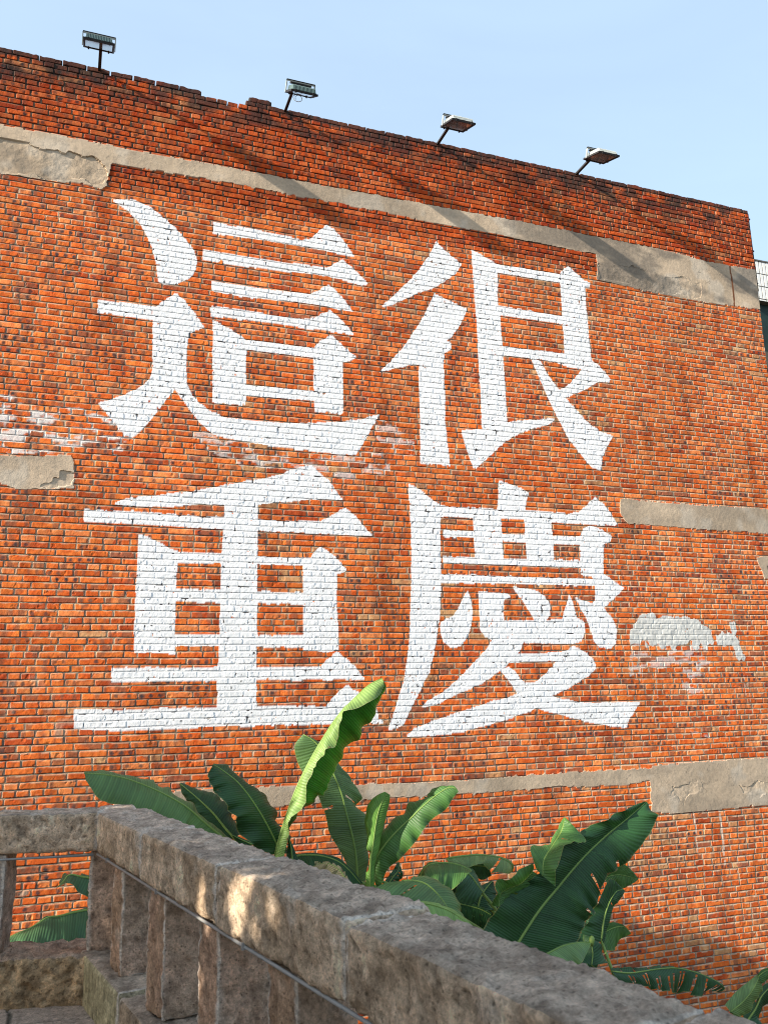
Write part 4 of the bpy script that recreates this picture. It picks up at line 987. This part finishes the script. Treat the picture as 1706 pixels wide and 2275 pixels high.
leaf(PC, *ZC, [(860,2120),(800,2000),(720,1925),(620,1895),(470,1940)], [(840,2120),(760,2040),(680,2000),(590,1990),(470,1965)],
     [(870,2100),(830,1985),(740,1905),(625,1880),(468,1930)], (6.6, 6.6), M_leaf_dry, 0.0, 0.0, 0.01, seed=30, fringe=9, rib=0.004, label='withered straw-coloured leaf split into strips')
leaf(PC, *ZC, [(310,1930),(300,1800),(290,1720),(270,1640)], [(240,1930),(250,1830),(262,1730),(268,1645)], [(430,1950),(350,1830),(310,1730),(275,1640)], (6.9, 6.9), M_leaf_shaded, 0.02, 0.02, 0.01, seed=31)

# --- low middle plant
PM, FT = plant((3.9, 6.9), 'low banana plant with drooping dull green leaves between the centre and right plants', 2.2)
leaf(PM, *ZM, [(880,780),(1000,762),(1150,748),(1290,756),(1400,785),(1475,835),(1480,905)],
     [(870,795),(1000,755),(1150,740),(1290,748),(1410,775),(1490,830),(1488,900)],
     [(910,840),(1020,850),(1100,862),(1220,848),(1320,905),(1440,922),(1462,905)], (7.3, 7.5), M_leaf_pale, 0.02, -0.10, 0.02, tears=((1, 0.62, 0.1, 2),), seed=41, foot=FT)
leaf(PM, *ZM, [(1060,850),(1180,848),(1270,855)], [(1080,820),(1180,815),(1290,820)], [(1130,900),(1190,975),(1290,940)], (7.45, 7.45), M_leaf_shaded, 0.0, 0.0, 0.01, seed=42, rib=0.003)
leaf(PM, *ZM, [(630,970),(700,850),(850,820),(980,835),(1080,875),(1112,900)], [(610,950),(700,828),(860,812),(990,825),(1090,868),(1115,895)],
     [(660,985),(720,975),(820,1040),(900,1082),(1000,1020),(1070,945)], (7.0, 6.9), M_leaf_mid, 0.05, -0.20, 0.03, seed=43, foot=FT)
leaf(PM, *ZM, [(1030,880),(1110,950),(1170,1030),(1215,1085)], [(990,960),(960,1080),(980,1180),(1100,1230)], [(1110,885),(1160,950),(1200,1020),(1235,1070)], (7.1, 7.0), M_leaf_shaded, -0.05, 0.05, 0.02, seed=44, foot=FT)
leaf(PM, *ZM, [(1160,1260),(1190,1150),(1240,1060),(1300,990)], [(1010,1230),(1080,1130),(1180,1040),(1290,985)], [(1320,1260),(1330,1160),(1320,1060),(1312,995)], (7.1, 7.2), M_leaf_shaded, 0.02, 0.05, 0.02, seed=45, foot=FT)
leaf(PM, *ZM, [(900,1200),(960,1100),(1020,1010),(1080,940)], [(820,1150),(880,1050),(940,980),(1060,930)], [(1100,1240),(1130,1130),(1120,1030),(1090,945)], (7.15, 7.2), M_leaf_shaded, 0.0, 0.0, 0.02, seed=46)
leaf(PM, *ZM, [(470,990),(560,985),(680,1010),(780,1090),(860,1190),(930,1310)], [(190,1090),(260,1140),(400,1200),(520,1240),(700,1280),(900,1380)],
     [(520,972),(610,955),(740,985),(860,1080),(960,1205),(1045,1325)], (6.5, 6.4), M_leaf_mid, -0.15, 0.15, 0.03, seed=47, foot=FT, tears=((-1, 0.35, 0.3),))
leaf(PM, *ZM, [(480,1192),(640,1192),(760,1212),(900,1262),(1010,1332),(1120,1425)], [(500,1280),(640,1320),(760,1370),(880,1420),(980,1460),(1100,1480)],
     [(485,1186),(640,1180),(790,1203),(920,1245),(1040,1318),(1128,1410)], (6.2, 6.2), M_leaf_young, -0.05, 0.05, 0.02, seed=48, foot=FT, rib=0.008)
leaf(PM, *ZM, [(1010,1200),(1100,1220),(1200,1250),(1290,1300)], [(1020,1185),(1110,1200),(1210,1230),(1300,1285)], [(1030,1380),(1100,1440),(1200,1450),(1280,1420)], (6.9, 6.9), M_leaf_shaded, 0.0, 0.0, 0.01, seed=49, fringe=12, rib=0.004)
leaf(PM, *ZM, [(300,1080),(380,960),(440,880),(430,810)], [(260,1060),(330,960),(390,880),(425,815)], [(420,1060),(450,980),(480,940),(440,815)], (7.3, 7.4), M_leaf_shaded, 0, 0, 0.01, seed=50, fringe=9, rib=0.004)

# --- right plant
PR, FT = plant((4.5, 6.7), 'banana plant with one broad dark leaf leaning right in front of the shaded bricks', 2.0)
leaf(PR, *ZR, [(330,1360),(560,1000),(720,800),(860,630),(990,490),(1150,340),(1300,220),(1460,80)],
     [(60,1260),(265,872),(430,760),(620,600),(760,420),(940,318),(1190,175),(1440,76)],
     [(760,1480),(930,1150),(1010,1015),(1050,930),(1140,700),(1300,575),(1520,250),(1480,105)],
     (6.5, 6.6), M_leaf_shaded, -0.02, -0.04, 0.03, tears=((1, 0.50, 0.45), (1, 0.30, 0.82), (-1, 0.2, 0.8), (1, 0.68, 0.85)), seed=61, foot=FT, wav=0.03, rib=0.013, label='broadest leaf, dark green with a pale midrib')
leaf(PR, *ZR, [(250,940),(262,840),(330,790),(430,750),(530,650)], [(205,935),(195,800),(240,715),(320,692),(525,583)], [(300,880),(340,850),(440,800),(560,765),(620,720)],
     (6.45, 6.5), M_leaf_mid, -0.15, 0.12, 0.03, seed=62, rib=0.004)
leaf(PR, *ZR, [(610,690),(620,560),(690,440),(760,320),(792,208)], [(560,640),(510,455),(640,430),(722,330),(786,210)], [(710,780),(740,600),(830,430),(965,400),(800,212)],
     (6.45, 6.6), M_leaf_mid, 0.10, -0.14, 0.02, tears=((1, 0.62, 0.3),), seed=63, rib=0.004)
leaf(PR, *ZR, [(1090,1230),(1110,1060),(1150,920),(1210,820),(1275,800)], [(860,1230),(980,1050),(1060,890),(1150,715),(1268,795)], [(1112,1240),(1150,1110),(1185,965),(1250,880),(1282,812)],
     (6.85, 6.95), M_leaf_shaded, 0.0, 0.0, 0.015, seed=64, foot=FT, tears=((1, 0.55, 0.3),))
leaf(PR, *ZR, [(1120,700),(1220,680),(1300,690),(1392,716)], [(1180,640),(1270,595),(1340,645),(1392,710)], [(1130,760),(1220,760),(1275,790),(1388,722)], (7.05, 7.1), M_leaf_mid, 0, 0, 0.01, seed=65, rib=0.004)
leaf(PR, *ZR, [(1080,1170),(1190,1115),(1270,1105),(1332,1160)], [(1120,1085),(1190,1068),(1275,1095),(1332,1156)], [(1080,1290),(1185,1292),(1250,1215),(1330,1166)], (6.9, 7.0), M_leaf_mid, 0, 0, 0.01, seed=66, foot=FT, rib=0.005)
leaf(PR, *ZR, [(640,1330),(780,1262),(900,1238),(1005,1236)], [(635,1320),(780,1250),(900,1228),(1005,1228)], [(780,1480),(900,1430),(960,1350),(1005,1248)], (6.1, 6.2), M_leaf_pale, 0, -0.1, 0.02, seed=67, foot=FT, rib=0.006)
leaf(PR, *ZR, [(1010,1420),(1020,1340),(1015,1270),(1010,1215)], [(930,1400),(955,1330),(980,1270),(1000,1220)], [(1130,1400),(1110,1330),(1075,1260),(1025,1215)], (6.2, 6.25), M_leaf_shaded, 0.05, 0.05, 0.03, seed=68, foot=FT, rib=0.005)
bud = MB(); c0 = at(1040+1010*.2712, 1760+1210*.2712, 6.2)-np.array(PR.location); bud.tube([c0+np.array([0, 0, -0.05]), c0+np.array([0, 0, -0.02]), c0+np.array([0.004, 0, 0.008]), c0+np.array([0.008, 0, 0.025])], [0.010, 0.020, 0.022, 0.008], 10)
bud.build('bud', M_rib, PR, True)
leaf(PR, *ZB, [(560,310),(680,325),(790,312),(900,295),(1020,290),(1130,312),(1240,352),(1335,405),(1352,440)],
     [(560,290),(650,280),(770,288),(885,272),(1005,278),(1120,300),(1235,340),(1335,396),(1358,432)],
     [(620,380),(740,400),(850,425),(930,445),(1015,460),(1100,455),(1190,485),(1250,440),(1335,452)], (6.6, 6.9), M_leaf_shaded, 0.03, -0.05, 0.01, seed=69, foot=FT, fringe=26, rib=0.007, label='ragged frond split into drooping strips')

for k, (zx, zy, w_, h_, d_, ang) in enumerate([(250,1010,150,260,7.2,0.5),(60,930,150,230,7.25,-0.3),(700,1180,170,240,6.95,0.2),(950,1290,120,200,6.75,-0.2),(1060,1060,90,240,7.0,0.35)]):
    c_, s_ = math.cos(ang), math.sin(ang)
    def q_(a, b_): return (zx+a*c_-b_*s_, zy+a*s_+b_*c_)
    leaf(PR if k > 1 else PM, *ZR, [q_(0, h_), q_(0, h_*0.3), q_(10, -h_*0.3), q_(20, -h_*0.6)], [q_(-w_*0.5, h_), q_(-w_, h_*0.3), q_(-w_*0.8, -h_*0.3), q_(15, -h_*0.6)],
         [q_(w_*0.5, h_), q_(w_, h_*0.3), q_(w_*0.8, -h_*0.3), q_(25, -h_*0.6)], (d_, d_+0.1), M_leaf_shaded, 0.05, -0.05, 0.02, tears=((1, 0.5, 0.3), (-1, 0.7, 0.4)), seed=90+k, rib=0.004)
for k, (x_, y_, d_) in enumerate([(640,1950,6.7),(700,1960,6.65),(585,1930,6.75)]):
    leaf(PC, *ZC, [(x_+60,y_+140),(x_+30,y_+40),(x_-10,y_-30),(x_-60,y_-50)], [(x_+40,y_+150),(x_+5,y_+60),(x_-30,y_+5),(x_-65,y_-45)], [(x_+80,y_+130),(x_+55,y_+25),(x_,y_-45),(x_-58,y_-55)],
         (d_, d_), M_leaf_dry if k != 1 else M_leaf_young, 0, 0, 0.01, seed=120+k, fringe=7, rib=0.003)
# --- plant at the lower right corner
PX, FT = plant((6.6, 7.0), 'banana plant cut off by the lower right corner, a pale leaf bent over', 1.2)
leaf(PX, *ZB, [(1395,600),(1480,530),(1555,440),(1598,350)], [(1356,548),(1440,450),(1520,385),(1588,333)], [(1428,640),(1530,590),(1605,480),(1620,395)], (6.9, 6.9), M_leaf_pale, 0.05, 0.05, 0.02, seed=81, foot=FT, rib=0.006)
leaf(PX, *ZB, [(1500,680),(1570,580),(1620,480),(1700,400)], [(1480,620),(1560,540),(1612,430),(1690,370)], [(1590,680),(1600,640),(1650,560),(1760,480)], (7.05, 7.1), M_leaf_shaded, 0.05, 0.05, 0.02, seed=82, foot=FT)
leaf(PX, *ZB, [(1590,350),(1625,320),(1680,300),(1760,300)], [(1585,330),(1620,300),(1680,285),(1760,285)], [(1610,400),(1660,370),(1700,350),(1760,340)], (6.9, 6.9), M_leaf_mid, 0.0, 0.0, 0.02, seed=83, rib=0.005)

# ================================================================== unseen tree added left of the terrace, its crown shaped to shade the railing
def added_shade_tree(loc, label, blobs, n, seed, gaps, h):
    r = empty('added_shade_tree', (loc[0], loc[1], GROUND)); tag(r, label, 'tree'); rng = np.random.RandomState(seed); org = np.array(r.location)
    b = MB(); b.tube([(0, 0, 0), (0.1, 0.05, h*0.5), (0.0, 0.1, h)], [0.26, 0.2, 0.12], 12)
    for k, (c, rad) in enumerate(blobs):
        c = np.array(c)-org; b.tube([(0.05, 0.05, h*0.55), tuple(c*0.5+np.array([0, 0, h*0.30])), tuple(c)], [0.12, 0.08, 0.03], 7)
    b.build('trunk', M_bark, r, True)
    vs = np.array([rad[0]*rad[1]*rad[2] for _, rad in blobs], float); vs /= vs.sum()
    P = []
    for k, (c, rad) in enumerate(blobs):
        m = int(n*vs[k]); d = rng.normal(size=(m, 3)); d /= np.linalg.norm(d, axis=1, keepdims=True); rr = rng.rand(m, 1)**0.45
        P.append(np.array(c)+d*rr*np.array(rad))
    P = np.concatenate(P)
    s_ = np.array(SUN)
    for (g_, rad) in gaps:
        g_ = np.array(g_); w = P-g_; t = w@s_; dist = np.linalg.norm(w-np.outer(t, s_), axis=1); P = P[dist > rad]
    m = len(P); a = rng.normal(size=(m, 3)); a /= np.linalg.norm(a, axis=1, keepdims=True); b_ = np.cross(a, rng.normal(size=(m, 3))); b_ /= np.linalg.norm(b_, axis=1, keepdims=True)
    L_ = rng.uniform(0.08, 0.14, (m, 1)); W_ = L_*0.45
    V = np.stack([P-a*L_, P+b_*W_, P+a*L_, P-b_*W_], 1).reshape(-1, 3)-org
    F = np.arange(4*m).reshape(-1, 4)
    link('crown', np_mesh('crown', V, F), M_tree_leaf, r)
    return r
added_shade_tree((-5.6, 1.2), 'unseen leafy tree added left of the terrace to shade it',
           [((-4.9, 2.6, 0.6), (1.7, 1.9, 1.9)), ((-5.2, 0.4, 1.0), (1.8, 2.2, 2.2)), ((-5.0, -2.2, 1.0), (1.8, 2.0, 2.0)), ((-4.6, 3.9, 1.7), (1.2, 1.1, 1.5)), ((-4.2, 6.0, 1.25), (0.6, 0.75, 0.95)), ((-4.4, 6.1, 1.2), (0.65, 0.75, 0.95)), ((-4.0, 6.0, 1.15), (0.6, 0.7, 0.95))],
           33000, 5, [((0.62, 3.05, -0.66), 0.13), ((0.66, 2.78, -0.62), 0.07), ((0.55, 3.4, -0.70), 0.09), ((0.50, 3.5, -1.0), 0.09), ((0.25, 5.1, -1.1), 0.10), ((0.62, 3.0, -0.95), 0.08)], 5.4)
